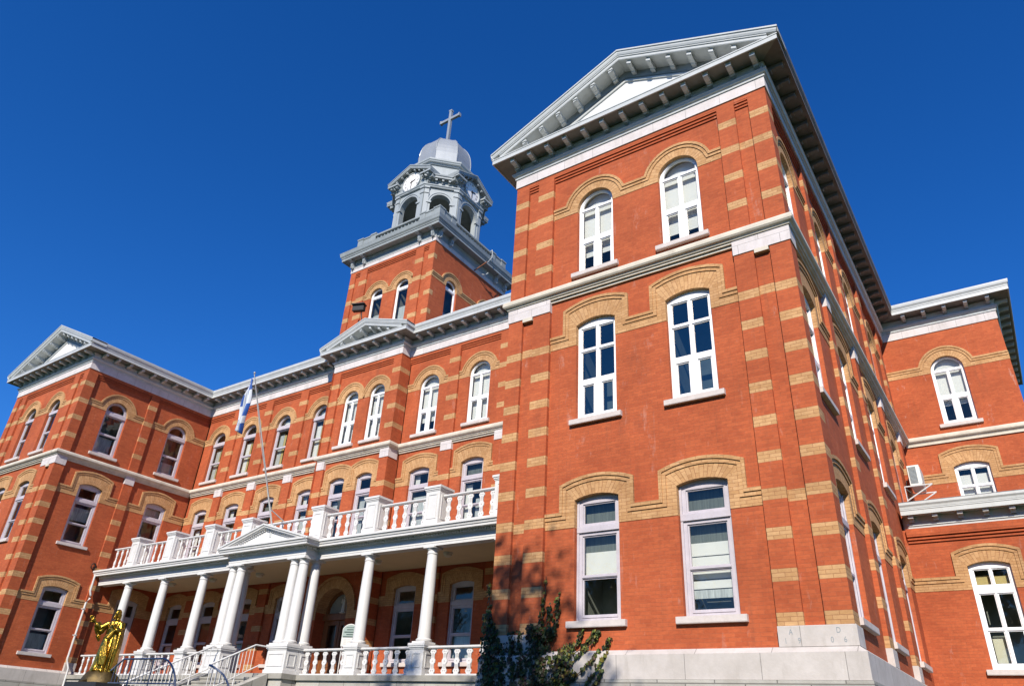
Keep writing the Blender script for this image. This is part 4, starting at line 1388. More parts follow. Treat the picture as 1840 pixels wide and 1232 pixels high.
# entablature: main run with the portico breaking forward
EP = [(PX0, 3.646), (XC - 2.16, 3.646), (XC - 2.16, 3.09), (XC + 2.16, 3.09), (XC + 2.16, 3.646), (PX1, 3.646)]
mb.sweep(EP, [(-.34, 3.27), (0, 3.27), (0, 3.35), (.012, 3.355), (.012, 3.45), (-.34, 3.45)], 'white')
mb.sweep(EP, [(-.34, 3.452), (-.015, 3.452), (-.015, 3.52), (.02, 3.54), (.02, 3.57), (.05, 3.575), (.05, 3.64), (-.34, 3.64)], 'white')
mb.sweep(EP, [(-.4, 3.642), (.29, 3.642), (.29, 3.63), (.31, 3.63), (.31, 3.70), (.34, 3.71), (.36, 3.77), (.40, 3.79), (.40, 3.86), (-.4, 3.90)], 'white')
def dentils(F, u0, u1):
    n = int((u1 - u0) / .105)
    for i in range(n):
        u = u0 + (u1 - u0) * (i + .5) / n
        mb.box(F, u - .03, u + .03, 3.562, 3.641, .04, .105, 'white', 'k')
FE1 = Fr(0, 3.646, 1, 0); FE2 = Fr(0, 3.09, 1, 0)
dentils(FE1, PX0 + .1, XC - 2.2); dentils(FE1, XC + 2.2, PX1); dentils(FE2, XC - 2.14, XC + 2.14)
dentils(Fr(XC + 2.16, 3.09, 0, 1), .06, .5)
# ceiling and deck
mb.wbox(PX0, PX1, 3.98, YM - .05, 3.47, 3.52, 'ceiling'); mb.wbox(XC - 1.84, XC + 1.84, 3.42, 3.98, 3.471, 3.52, 'ceiling')
mb.wbox(PX0, PX1, 3.66, YM - .05, 3.80, 3.92, 'white')
# small pediment of the portico
za, hh = 4.56, 2.36
zt_ = 3.87
sl = (za - zt_) / (hh + .12)
RKp = [(-.5, .01), (.42, 0), (.42, -.06), (.38, -.09), (.37, -.13), (.33, -.14), (.33, -.16), (.22, -.17), (.21, -.24), (-.5, -.24)]
for sg in (-1, 1):
    ua = XC + sg * (hh + .12)
    def pt(q, u): return FE2.P(u, za - sl * abs(u - XC) + q[1], q[0])
    for k in range(len(RKp)):
        q0, q1 = RKp[k], RKp[(k + 1) % len(RKp)]
        mb.face([pt(q0, ua), pt(q0, XC), pt(q1, XC), pt(q1, ua)], 'white')
    mb.face([pt(q, ua) for q in RKp], 'white')
    for k in range(14):
        u = XC + sg * (.08 + .115 * k)
        z = za - sl * abs(u - XC) - .17
        mb.box(FE2, u - .03, u + .03, z - .06, z + .01, .20, .26, 'white')
mb.face([FE2.P(XC - 2.3, 3.86, .20), FE2.P(XC + 2.3, 3.86, .20), FE2.P(XC, za - .12, .20)], 'white')
porch = part(mb, 'porch')

# columns
CB, CT = 0.40, 3.27
def column(x, y):
    c = MB()
    c.lathe(0, 0, [(.225, CB + .06), (.245, CB + .085), (.245, CB + .12), (.22, CB + .14), (.195, CB + .16), (.20, CB + .19), (.188, CB + .5), (.186, 1.4), (.18, 2.2), (.160, 3.02), (.158, 3.04), (.178, 3.045), (.178, 3.075), (.158, 3.08), (.158, 3.15), (.175, 3.16), (.205, 3.205), (.205, 3.215)], 28, 'white')
    c.wbox(-.25, .25, -.25, .25, CB, CB + .06, 'white')
    c.wbox(-.225, .225, -.225, .225, 3.215, 3.269, 'white')
    o = c.build('column', None, smooth=40)
    o.location = (x, y, 0)
    o.parent = porch
    return o
c0 = column(XC - COLS[0], YC)
spots = [(XC + s_ * c, YC) for c in COLS for s_ in (-1, 1)][1:] + [(XC + s_ * c, 3.262) for s_ in (-1, 1) for c in (1.974, 1.504)] + [(XC + s_ * 1.974, YC) for s_ in (-1, 1)]
for p in spots:
    c = c0.copy(); scene.collection.objects.link(c); c.location = (p[0], p[1], 0)

def pier(x0, x1, y0, y1, z0, z1, over=0.06, name='pedestal'):
    b = MB()
    b.wbox(x0 - .03, x1 + .03, y0 - .03, y1 + .03, z0, z0 + .12, 'white')
    b.wbox(x0, x1, y0, y1, z0 + .12, z1 - .16, 'white')
    for k, (o, h0, h1) in enumerate(((.02, .16, .12), (.045, .12, .07), (over, .07, 0))):
        b.wbox(x0 - o, x1 + o, y0 - o, y1 + o, z1 - h0, z1 - h1, 'white')
    # raised panel frames on the seen sides
    pf = [(Fr(x0, y0, 1, 0), x1 - x0), (Fr(x1, y0, 0, 1), y1 - y0), (Fr(x0, y1, 0, -1), y1 - y0)]
    for F, L in pf:
        if L < .3: continue
        za_, zb_ = z0 + .22, z1 - .26
        out = [(.09, za_), (.09, zb_), (L - .09, zb_), (L - .09, za_), (.09, za_)]
        inn = [(.125, za_ + .035), (.125, zb_ - .035), (L - .125, zb_ - .035), (L - .125, za_ + .035), (.125, za_ + .035)]
        b.ribbon(F, out, inn, 0, .018, 'white', ends=False)
    o = b.build(name, None); o.parent = porch
    return o
# lower pedestals
for c in COLS:
    for s_ in (-1, 1):
        x = XC + s_ * c
        pier(x - .27, x + .27, YC - .27, YC + .27, ZF, CB)
for s_ in (-1, 1):
    xa, xb = sorted((XC + s_ * 1.28, XC + s_ * 2.22))
    pier(xa, xb, 3.0, 3.52, ZF, CB)
    x = XC + s_ * 1.974
    pier(x - .25, x + .25, 3.54, 4.08, ZF, CB - .002)
# upper pedestals
UZ0, UZ1 = 3.90, 5.20
ups = [XC + s_ * c for c in COLS for s_ in (-1, 1)] + [XC - 2.20, XC + 1.90]
for x in ups:
    pier(x - .29, x + .29, 3.53, 4.11, UZ0, UZ1, .07)

# balusters
def turned(z0, h):
    b = MB()
    k = h
    pr = [(.048, 0), (.048, .09), (.034, .11), (.034, .14), (.05, .17), (.055, .24), (.05, .32), (.03, .46), (.026, .5), (.042, .52), (.042, .545), (.026, .565), (.03, .62), (.05, .74), (.054, .80), (.048, .86), (.034, .885), (.034, .90), (.048, .92), (.048, 1.0)]
    b.lathe(0, 0, [(r, z0 + z * k) for r, z in pr], 12, 'white')
    return b.build('baluster', None, smooth=45)
def pierced(z0, h):
    b = MB()
    half = [(.074, 0), (.078, .05), (.102, .08), (.106, .14), (.078, .19), (.058, .24), (.054, .34), (.062, .40), (.092, .44), (.098, .5)]
    right = [(u, z) for u, z in half] + [(u, 1 - z) for u, z in half[-2::-1]]
    left = [(-u, z) for u, z in right[::-1]]
    out = [(u, z0 + z * h) for u, z in right + left]
    def diamond(cz, w, hh): return [(-w, z0 + cz * h), (0, z0 + (cz + hh) * h), (w, z0 + cz * h), (0, z0 + (cz - hh) * h)]
    holes = [diamond(.5, .022, .03)]
    for cz in (.28, .72):
        for x in (-.02, .02):
            holes.append([(x - .009, z0 + (cz - .09) * h), (x - .009, z0 + (cz + .09) * h), (x + .009, z0 + (cz + .09) * h), (x + .009, z0 + (cz - .09) * h)])
    for cz in (.115, .885):
        for x in (-.036, .036):
            holes.append([(x - .018, z0 + cz * h), (x, z0 + (cz + .03) * h), (x + .018, z0 + cz * h), (x, z0 + (cz - .03) * h)])
    b.slab(WORLD, out, -.016, .016, 'white', holes=holes, back=True)
    return b.build('baluster', None)
protos = {}
def put_baluster(kind, z0, h, x, y):
    key_ = (kind, z0)
    if key_ not in protos:
        o = (turned if kind == 't' else pierced)(z0, h)
        protos[key_] = o
    else:
        o = protos[key_].copy(); scene.collection.objects.link(o)
    o.location = (x, y, 0); o.parent = porch
def rail_run(x0, x1, y, z0, z1, zb, kind, n, name='handrail'):
    b = MB()
    b.sweep([(x0, y), (x1, y)], [(-.075, z1 - .075), (.05, z1 - .075), (.075, z1 - .05), (.075, z1 - .015), (.05, z1), (-.075, z1)], 'white')
    b.wbox(x0, x1, y - .05, y + .05, zb - .06, zb, 'white')
    o = b.build(name, None); o.parent = porch
    for i in range(n):
        put_baluster(kind, zb, z1 - .075 - zb, x0 + (x1 - x0) * (i + .5) / n, y)
def spread(edges, y, z0, z1, zb):
    for x0, x1 in edges:
        kind = 't' if (x0 + x1) / 2 < XC - 1 else 'p'
        rail_run(x0, x1, y, z0, z1, zb, kind, max(3, round((x1 - x0) / .42)))
xs = sorted(XC + s_ * c for c in COLS for s_ in (-1, 1))
lo = []
prev = PX0 + .45
bounds = [(x - .27, x + .27) for x in xs[:3]] + [(XC - 2.22, None), (None, XC + 2.22)] + [(x - .27, x + .27) for x in xs[3:]]
cur = PX0 + .45
for a, b in [(x - .27, x + .27) for x in xs[:3]]:
    lo.append((cur, a)); cur = b
lo.append((cur, XC - 2.22)); cur = XC + 2.22
for a, b in [(x - .27, x + .27) for x in xs[3:]]:
    lo.append((cur, a)); cur = b
lo.append((cur, PX1))
spread(lo, YC - .08, ZF, 0.33, ZF + .06)
up = []; cur = PX0 + .45
for x in sorted(ups):
    up.append((cur, x - .29)); cur = x + .29
up.append((cur, PX1))
spread(up, YC - .04, UZ0, 4.92, 4.04)

# ------------------------------------------------------------------ ceiling lamps of the porch
def lamp(x, y):
    t = empty('ceiling_lamp', (x, y, 3.47))
    b = MB(); b.lathe(0, 0, [(.17, 0), (.17, -.03), (.15, -.045)], 20, 'plaster'); o = b.build('lamp_base', t, smooth=40)
    b = MB(); b.lathe(0, 0, [(.148, -.04), (.15, -.07), (.13, -.115), (.08, -.145), (.02, -.155)], 20, 'lamp_glass'); o = b.build('lamp_shade', t, smooth=60)
    return t
l0 = lamp(-23.32, 5.26)
tag(l0, 'round flush ceiling lamp over the portico, behind the paired columns', 'lamp', 'lamps on the porch ceiling')
for x, lb in ((-26.47, 'round ceiling lamp just right of the third porch column from the left'), (-29.48, 'round ceiling lamp just right of the second porch column from the left'),
              (-16.69, 'round ceiling lamp half hidden behind the second porch column from the right'), (-13.42, 'round ceiling lamp to the right of the rightmost porch column')):
    tag(copy_tree(l0, None, (x, 5.25, 3.47)), lb, 'lamp', 'lamps on the porch ceiling')

# ------------------------------------------------------------------ stone steps and railings
mb = MB()
nst = 10
for i in range(nst):
    z1 = ZF - .152 * (i + 1) + .0
    y1 = 2.82 - .30 * i
    mb.wbox(-21.62, -18.84, y1 - .30, 2.815 - .001 * i, GROUND - .3, z1 + .152 - .152, 'concrete')
    mb.wbox(-21.62 - .02, -18.84 + .02, y1 - .33, y1 - .05, z1 - .05, z1 + .004, 'concrete')
for x0, x1 in ((-21.95, -21.66), (-18.80, -18.45)):
    mb.sweep([(x0, 0), (x0, 0.01)], [(0, 0), (.001, 0), (0, .001)], 'rock') if 0 else None
    prf = [(2.80, ZF - .02), (2.80, GROUND - .3), (-.35, GROUND - .3), (-.35, GROUND + .12)]
    a = [(x0, y, z) for y, z in prf]; b = [(x1, y, z) for y, z in prf]
    mb.face(a, 'rock'); mb.face(b, 'rock')
    for i in range(4): mb.face([a[i], a[(i + 1) % 4], b[(i + 1) % 4], b[i]], 'rock')
st = mb.build('stone_steps')
tag(st, 'grey stone steps with side walls leading up to the porch entrance', 'steps')

def stair_rail(x, y0, z0, y1, z1, flat, lbl):
    t = empty('stair_railing', (x, y1, GROUND))
    b = MB()
    drop = 0.86
    b.tube([(x, y0 + flat, z0 - .005), (x, y0, z0), (x, y1, z1), (x, y1 - .02, z1 - .12)], .026, 'white', 8)
    adopt(b.build('handrail', None, smooth=50), t)
    b = MB()
    b.tube([(x, y0 + .25, z0 - .60), (x, y1 + .05, z1 - .73 + .0)], .018, 'white', 8)
    adopt(b.build('bottom_rail', None, smooth=50), t)
    n = int((y0 - y1) / .145)
    bb = []
    for i in range(n + 1):
        f = (i + .3) / (n + 1)
        y = y0 + (y1 - y0) * f; z = z0 + (z1 - z0) * f
        b = MB()
        post = i % 5 == 4
        b.tube([(x, y, z), (x, y, z - (.70 if not post else 1.0))], .010 if not post else .02, 'white', 6)
        adopt(b.build('baluster', None, smooth=50), t)
    tag(t, lbl, 'railing', 'white stair railings')
stair_rail(-18.90, 2.45, 0.33, 0.85, -0.45, 0.45, 'short white metal stair railing on the right side of the steps beside the portico pedestal')
stair_rail(-21.60, 2.70, 0.36, -0.13, -1.03, 0.15, 'long white metal stair railing on the left side of the steps behind the blue railing')

def blue_rail(pts, lbl, ybase=-4.5, bottom=True):
    t = empty('curved_railing', (pts[0][0], ybase, GROUND))
    b = MB(); b.tube([(x, ybase, z) for x, z in pts], .019, 'blue_metal', 8); adopt(b.build('top_rail', None, smooth=50), t)
    xs_ = [p[0] for p in pts]
    zb = -1.37
    if bottom:
        b = MB(); b.tube([(pts[0][0] + .02, ybase, zb), (pts[-2][0] - .05, ybase, zb), (pts[-2][0] + .05, ybase, zb - .2)], .014, 'blue_metal', 8); adopt(b.build('bottom_rail', None, smooth=50), t)
    def ztop(x):
        for a, c in zip(pts, pts[1:]):
            if a[0] <= x <= c[0]: return a[1] + (c[1] - a[1]) * (x - a[0]) / (c[0] - a[0])
        return pts[0][1]
    n = int((pts[-1][0] - pts[0][0]) / .13)
    for i in range(1, n):
        x = pts[0][0] + (pts[-1][0] - pts[0][0]) * i / n
        b = MB(); b.tube([(x, ybase, ztop(x)), (x, ybase, zb if i % 6 else GROUND)], .007 if i % 6 else .014, 'blue_metal', 6)
        adopt(b.build('baluster', None, smooth=50), t)
    b = MB(); b.tube([(pts[-1][0], ybase, pts[-1][1]), (pts[-1][0] + .02, ybase, GROUND)], .017, 'blue_metal', 8); adopt(b.build('post', None, smooth=50), t)
    tag(t, lbl, 'railing', 'blue curved railings before the steps')
blue_rail([(-14.55, -1.12), (-14.15, -.895), (-12.62, -.90), (-12.48, -.94), (-12.33, -1.01), (-12.19, -1.12), (-12.08, -1.25), (-12.0, -1.40), (-11.95, -1.62)], 'blue metal railing with a flat top and curved right end, nearest the gilded statue')
blue_rail([(-11.03, -1.03), (-10.88, -1.07), (-10.70, -1.13), (-10.53, -1.20), (-10.40, -1.29), (-10.30, -1.38), (-10.22, -1.50), (-10.16, -1.65)], 'blue metal railing that curves straight down to the right, below the short white stair railing', bottom=False)

# ------------------------------------------------------------------ gilded statue on its pedestal
def skin_figure(name):
    pass
def statue(loc, H, yaw):
    """robed man, one continuous remeshed body, right arm held out, left hand at the chest"""
    bm_v, bm_f = [], []
    def add_rings(rings, close=True):
        b0 = len(bm_v); n = len(rings[0])
        for r in rings: bm_v.extend(r)
        for i in range(len(rings) - 1):
            for k in range(n):
                k2 = (k + 1) % n
                bm_f.append((b0 + i * n + k, b0 + i * n + k2, b0 + (i + 1) * n + k2, b0 + (i + 1) * n + k))
        bm_f.append(tuple(b0 + k for k in range(n))[::-1]); bm_f.append(tuple(b0 + (len(rings) - 1) * n + k for k in range(n)))
    def limb(pts, rads, seg=14):
        pts = [Vector(p) for p in pts]; rings = []
        for i, p in enumerate(pts):
            t = (pts[min(i + 1, len(pts) - 1)] - pts[max(i - 1, 0)]).normalized()
            a = t.cross(Vector((0.13, 0.2, 1))).normalized(); b = t.cross(a)
            rings.append([tuple(p + (a * math.cos(2 * PI * k / seg) + b * math.sin(2 * PI * k / seg)) * rads[i]) for k in range(seg)])
        add_rings(rings)
    def ball(c, r, sx=1, sy=1, sz=1, n=16):
        rings = []
        for i in range(n + 1):
            a = -PI / 2 + PI * (i + .02) / (n + .04)
            rings.append([(c[0] + r * sx * math.cos(a) * math.cos(2 * PI * k / n), c[1] + r * sy * math.cos(a) * math.sin(2 * PI * k / n), c[2] + r * sz * math.sin(a)) for k in range(n)])
        add_rings(rings)
    # robe: unit figure 1.78 m tall, facing -y, its right hand towards -x
    seg = 72
    prof = [(0.0, .36, .31), (.10, .35, .30), (.35, .32, .27), (.62, .30, .245), (.90, .275, .22), (1.08, .255, .195), (1.22, .26, .18), (1.36, .25, .155), (1.45, .20, .125), (1.50, .10, .085), (1.54, .066, .066), (1.60, .058, .06)]
    rings = []
    for z, rx, ry in prof:
        r = []
        dep = max(0.0, 1 - z / 1.45)
        lean = .02 * math.sin(z * 2.2)
        for k in range(seg):
            a = 2 * PI * k / seg
            f = 1 + dep * (.11 * math.sin(9 * a + 1.5 * z) + .07 * math.sin(15 * a - 2.1 * z + 1) + .04 * math.sin(23 * a + 3 * z)) + .03 * math.sin(5 * a + 4 * z)
            r.append((rx * f * math.cos(a) + lean, ry * f * math.sin(a), z))
        rings.append(r)
    add_rings(rings)
    # mantle falling from the left shoulder across the front, in heavy folds
    for j, (off, w) in enumerate(((0, .055), (.055, .05), (.11, .045), (-.05, .045), (.16, .04))):
        limb([(.17 - off * .3, -.10, 1.42 - off * .2), (.10 - off, -.20, 1.20), (.0 - off * .6, -.24, .95), (-.06 + off * .5, -.265, .68 + off), (-.02 + off, -.29, .42), (.03 + off * .8, -.31, .18)], [w * .9, w * 1.25, w * 1.3, w * 1.4, w * 1.25, w * .8])
    for j in range(5):
        x = .10 + .035 * j
        limb([(.22, .04 - .03 * j, 1.40), (.30 + .004 * j, -.01 - .035 * j, 1.05), (.33 + .008 * j, -.03 - .04 * j, .65), (.35, -.04 - .04 * j, .08)], [.045, .06, .065, .04])
    for j in range(4):
        limb([(-.19 + .02 * j, .11, 1.36), (-.16 + .08 * j, .17, 1.0), (-.17 + .1 * j, .20, .55), (-.19 + .12 * j, .235, .06)], [.03, .04, .045, .035])
    # right arm out and up, wide sleeve hanging
    sh, el, wr = Vector((-.205, -.02, 1.39)), Vector((-.42, -.10, 1.24)), Vector((-.60, -.22, 1.40))
    limb([sh, sh.lerp(el, .5), el, el.lerp(wr, .5), el.lerp(wr, .72)], [.10, .105, .115, .11, .10])
    limb([sh.lerp(el, .55), el + Vector((.02, .02, -.10)), el + Vector((-.02, .0, -.24)), el + Vector((.05, .02, -.38))], [.09, .11, .08, .03])
    limb([el.lerp(wr, .5), el.lerp(wr, .55) + Vector((.0, .01, -.12)), el.lerp(wr, .45) + Vector((.02, .02, -.26))], [.09, .075, .03])
    limb([el.lerp(wr, .6), wr], [.050, .036])
    def hand(w, dirv, palm, s=1.0):
        dirv = dirv.normalized(); palm = palm.normalized(); side = dirv.cross(palm).normalized()
        limb([w - dirv * .01, w + dirv * .05 * s, w + dirv * .09 * s], [.032 * s, .042 * s, .040 * s], 12)
        for i, (o, L) in enumerate(((-.030, .070), (-.010, .082), (.010, .078), (.030, .060))):
            b = w + dirv * .085 * s + side * o * s
            limb([b, b + dirv * L * .5 * s + palm * .006, b + dirv * L * s + palm * (.022 + .006 * i)], [.0135 * s, .0125 * s, .009 * s], 8)
        b = w + dirv * .03 * s - side * .03 * s
        limb([b, b + dirv * .03 * s - side * .035 * s + palm * .01, b + dirv * .065 * s - side * .05 * s + palm * .02], [.017 * s, .014 * s, .010 * s], 8)
    hand(wr, Vector((-.55, -.30, .62)), Vector((.2, -.9, .3)), 1.35)
    # left arm bent, hand before the chest
    sh, el, wr = Vector((.205, -.02, 1.39)), Vector((.265, -.11, 1.12)), Vector((.13, -.25, 1.24))
    limb([sh, sh.lerp(el, .5), el, el.lerp(wr, .5), el.lerp(wr, .75)], [.10, .10, .11, .10, .085])
    limb([el + Vector((0, 0, .02)), el + Vector((.01, -.02, -.14)), el + Vector((.0, -.02, -.30))], [.07, .06, .025])
    limb([el.lerp(wr, .6), wr], [.04, .031])
    hand(wr, Vector((-.35, -.25, .75)), Vector((-.6, .7, .1)), 1.3)
    # head, hair, beard, face
    hc = Vector((-.03, -.05, 1.675))
    ball(hc, .105, .82, .95, 1.18)
    ball(hc + Vector((0, .02, .03)), .112, .90, .95, 1.08)
    for sg in (-1, 1):
        limb([hc + Vector((sg * .06, .02, .07)), hc + Vector((sg * .085, .05, -.02)), hc + Vector((sg * .085, .06, -.10)), hc + Vector((sg * .075, .06, -.15))], [.028, .03, .03, .012], 10)
        ball(hc + Vector((sg * .034, -.092, .012)), .012, 1.2, .6, .7, 8)
        ball(hc + Vector((sg * .034, -.09, .034)), .018, 1.4, .6, .4, 8)
        ball(hc + Vector((sg * .088, .0, -.005)), .022, .5, .8, 1.2, 8)
    limb([hc + Vector((0, -.092, .025)), hc + Vector((0, -.122, -.018)), hc + Vector((0, -.105, -.03))], [.010, .017, .012], 8)
    ball(hc + Vector((0, -.096, -.052)), .022, 1.1, .5, .35, 8)
    limb([hc + Vector((0, -.07, -.06)), hc + Vector((0, -.095, -.105)), hc + Vector((0, -.085, -.175))], [.056, .055, .02], 12)
    # bare feet under the hem
    for sg in (-1, 1):
        limb([(sg * .09, -.16, .06), (sg * .10, -.26, .045), (sg * .105, -.34, .03)], [.05, .045, .03], 10)
    me = bpy.data.meshes.new('statue_body')
    me.from_pydata(bm_v, [], bm_f)
    me.materials.append(M['gold'])
    o = bpy.data.objects.new('figure', me); scene.collection.objects.link(o)
    rm = o.modifiers.new('remesh', 'REMESH'); rm.mode = 'VOXEL'; rm.voxel_size = .0085; rm.use_smooth_shade = True
    k = H / 1.80
    o.scale = (k, k, k)
    t = empty('gilded_statue', loc)
    o.parent = t; o.location = (0, 0, .34)
    t.rotation_euler = (0, 0, yaw)
    # rocky mound
    b = MB(); rings = []
    rnd = random.Random(5)
    for i, (r, z) in enumerate(((.60, 0), (.58, .08), (.52, .2), (.44, .32), (.30, .40), (.05, .42))):
        rings.append([(r * (1 + rnd.uniform(-.13, .13)) * math.cos(2 * PI * q / 22), r * .85 * (1 + rnd.uniform(-.13, .13)) * math.sin(2 * PI * q / 22), z + rnd.uniform(-.02, .02) * (i > 0)) for q in range(22)])
    for i in range(5):
        for q in range(22): b.face([rings[i][q], rings[i][(q + 1) % 22], rings[i + 1][(q + 1) % 22], rings[i + 1][q]], 'gold_rock')
    b.face(rings[-1], 'gold_rock')
    b.build('rock_base', t, smooth=50)
    return t
stt = statue((-23.52, 0.10, -1.05), 1.95, R(28))
tag(stt, 'gilded statue of a bearded robed man holding one arm out, standing on a rock mound', 'statue')
mb = MB()
mb.wbox(-.98, .98, -.78, .78, -.14, 0, 'granite'); mb.wbox(-.85, .85, -.66, .66, GROUND + 1.05 + .12, -.14, 'granite'); mb.wbox(-1.0, 1.0, -.8, .8, GROUND + 1.05 - .2, GROUND + 1.05 + .12, 'granite')
pd = mb.build('statue_pedestal'); pd.location = (-23.45, 0.22, -1.05)
tag(pd, 'dark polished granite pedestal under the gilded statue', 'pedestal')

# small figure over the entrance
def niche_figure(loc, h):
    mb = MB()
    seg = 20; rings = []
    for z, r in ((0, .20), (.04, .21), (.05, .17), (.3, .15), (.55, .13), (.68, .15), (.78, .13), (.82, .06), (.85, .055)):
        rings.append([(r * h * (1 + .1 * math.sin(6 * a * 2 * PI / seg)) * math.cos(2 * PI * a / seg), .8 * r * h * math.sin(2 * PI * a / seg), z * h) for a in range(seg)])
    for i in range(len(rings) - 1):
        for k in range(seg): mb.face([rings[i][k], rings[i][(k + 1) % seg], rings[i + 1][(k + 1) % seg], rings[i + 1][k]], 'plaster')
    mb.lathe(0, 0, [(.02 * h, .83 * h), (.06 * h, .86 * h), (.075 * h, .91 * h), (.06 * h, .97 * h), (.01 * h, 1.0 * h)], 14, 'plaster')
    mb.lathe(-.1 * h, -.1 * h, [(.01 * h, .60 * h), (.05 * h, .62 * h), (.055 * h, .74 * h), (.03 * h, .76 * h), (.045 * h, .80 * h), (.01 * h, .85 * h)], 10, 'plaster')
    mb.tube([(.13 * h, 0, .74 * h), (.15 * h, -.08 * h, .60 * h), (.0, -.14 * h, .60 * h)], [.05 * h, .045 * h, .03 * h], 'plaster', 8)
    mb.tube([(-.13 * h, 0, .74 * h), (-.18 * h, -.06 * h, .62 * h), (-.1 * h, -.14 * h, .58 * h)], [.05 * h, .045 * h, .03 * h], 'plaster', 8)
    mb.lathe(0, 0, [(.24 * h, -.03 * h), (.24 * h, .0), (.2 * h, .001)], 16, 'plaster')
    o = mb.build('figurine', None, smooth=50)
    o.location = loc
    return o
fg = niche_figure((-19.72, YP + .42, 2.03), 0.62)
tag(fg, 'small pale figurine of a robed woman with child above the entrance door', 'figurine')

# ------------------------------------------------------------------ notice board by the door
t = empty('notice_board', (-17.75, 5.45, ZF))
b = MB()
bw = .30
FN = Fr(-17.75, 5.45, 0.95, 0.31)
b.slab(FN, [(bw, .62), (-bw, .62)] + [(-bw, 1.20)] + seg_arc(0, bw, 1.20, .17, 10) + [(bw, 1.20)], 0, .025, 'white', back=True)
b.slab(FN, [(bw - .02, .92), (-bw + .02, .92), (-bw + .02, 1.19)] + seg_arc(0, bw - .02, 1.19, .15, 10), .024, .03, 'teal')
adopt(b.build('board', None), t)
b = MB()
for z, w_, hh in ((1.245, .16, .016), (1.17, .13, .03), (1.09, .22, .035), (1.01, .13, .03), (.935, .25, .035)):
    b.box(FN, -w_, w_, z - hh / 2, z + hh / 2, .03, .033, 'ink')
for z in (.86, .80, .75, .70, .65):
    for q in range(3):
        b.box(FN, -.2 + .15 * q, -.1 + .15 * q, z - .009, z + .009, .025, .028, 'pale_ink')
adopt(b.build('lettering', None), t)
for s_ in (-.26, .26):
    b = MB(); b.tube([FN.P(s_, ZF, .0), FN.P(s_, 1.1, -.01)], .018, 'white', 8); adopt(b.build('leg', None, smooth=50), t)
tag(t, 'white and grey-green notice board with arched top standing beside the entrance door', 'sign')

# ------------------------------------------------------------------ flag and pole
mb = MB()
pb, ptop = Vector((-19.97, 2.88, 4.42)), Vector((-19.97, .60, 9.74))
mb.tube([pb, pb.lerp(ptop, .5), ptop], [.032, .027, .018], 'metal', 12)
fp = empty('flagpole', pb)
o = adopt(mb.build('pole', None, smooth=50), fp)
mb = MB(); mb.lathe(ptop.x, ptop.y, [(.015, ptop.z), (.035, ptop.z + .02), (.045, ptop.z + .05), (.03, ptop.z + .085), (.01, ptop.z + .10)], 14, 'galv'); adopt(mb.build('finial', None, smooth=60), fp)
mb = MB(); mb.tube([pb + Vector((0, .05, -.35)), pb + Vector((0, 0, .1))], .065, 'metal', 12); mb.tube([pb.lerp(ptop, .12), pb.lerp(ptop, .12) + Vector((0, .75, -.3))], .02, 'metal', 8); adopt(mb.build('bracket', None, smooth=50), fp)
mb = MB(); mb.tube([ptop + Vector((.03, -.01, -.05)), ptop.lerp(pb, .45) + Vector((.05, -.12, 0)), pb.lerp(ptop, .05) + Vector((.05, 0, 0))], .007, 'white', 6); adopt(mb.build('halyard', None), fp)
tag(fp, 'slim metal flagpole leaning out above the small portico pediment', 'flagpole')
nu, nv = 60, 40
vs, fs, uvs = [], [], []
for j in range(nv + 1):
    v = j / nv                                  # 0 top
    for i in range(nu + 1):
        u = i / nu
        wdt = .08 + .31 * math.sin(min(1, v * 1.25 + .04) * PI * .62) * (1 - .50 * v)
        cx = -.02 - .03 * v
        x = cx + (u - .58) * wdt + .035 * math.sin(u * 19 + v * 4)
        y = .085 * math.sin(u * 25 + 2.2 * v) * (.35 + .65 * min(1, v * 3)) + .03 * math.sin(v * 9 + u * 5)
        z = -2.02 * v - .42 * (u - .25) * v ** .7 * (1 - .35 * v) + .10 * (u - .5)
        vs.append((x, y, z)); uvs.append((.30 * u + .70 * v * .98 + .0, .86 - .70 * u + .0 * v))
for j in range(nv):
    for i in range(nu):
        a = j * (nu + 1) + i
        fs.append((a, a + 1, a + nu + 2, a + nu + 1))
me = bpy.data.meshes.new('flag'); me.from_pydata(vs, [], fs); me.materials.append(M['flag'])
ul = me.uv_layers.new(name='UVMap')
for lp in me.loops: ul.data[lp.index].uv = uvs[lp.vertex_index]
me.polygons.foreach_set('use_smooth', [True] * len(me.polygons))
fl_ = bpy.data.objects.new('flag', me); scene.collection.objects.link(fl_)
fl_.location = (-19.95, .58, 9.46)
sd = fl_.modifiers.new('solid', 'SOLIDIFY'); sd.thickness = .004
tag(fl_, 'blue and white flag hanging limp from the leaning flagpole', 'flag')

# ------------------------------------------------------------------ small fixtures
t = empty('downpipe', (-32.74, 3.36, 3.66))
b = MB()
xx = -32.72
b.tube([(xx, 3.33, 3.70), (xx, 3.34, 2.98), (xx, 3.42, 2.80), (xx, 3.42, 2.68), (xx, 3.32, 2.48), (xx, 3.30, 0.12), (xx, 3.36, -.02), (xx + .12, 3.42, -.22), (xx + .14, 3.42, GROUND)], .042, 'white', 12)
adopt(b.build('pipe', None, smooth=50), t)
for z in (2.2, 1.1):
    b = MB(); b.wbox(xx - .12, xx + .05, 3.25, 3.36, z - .02, z + .02, 'metal'); adopt(b.build('clamp', None), t)
tag(t, 'white downpipe with an offset bend at the left end of the porch', 'pipe')

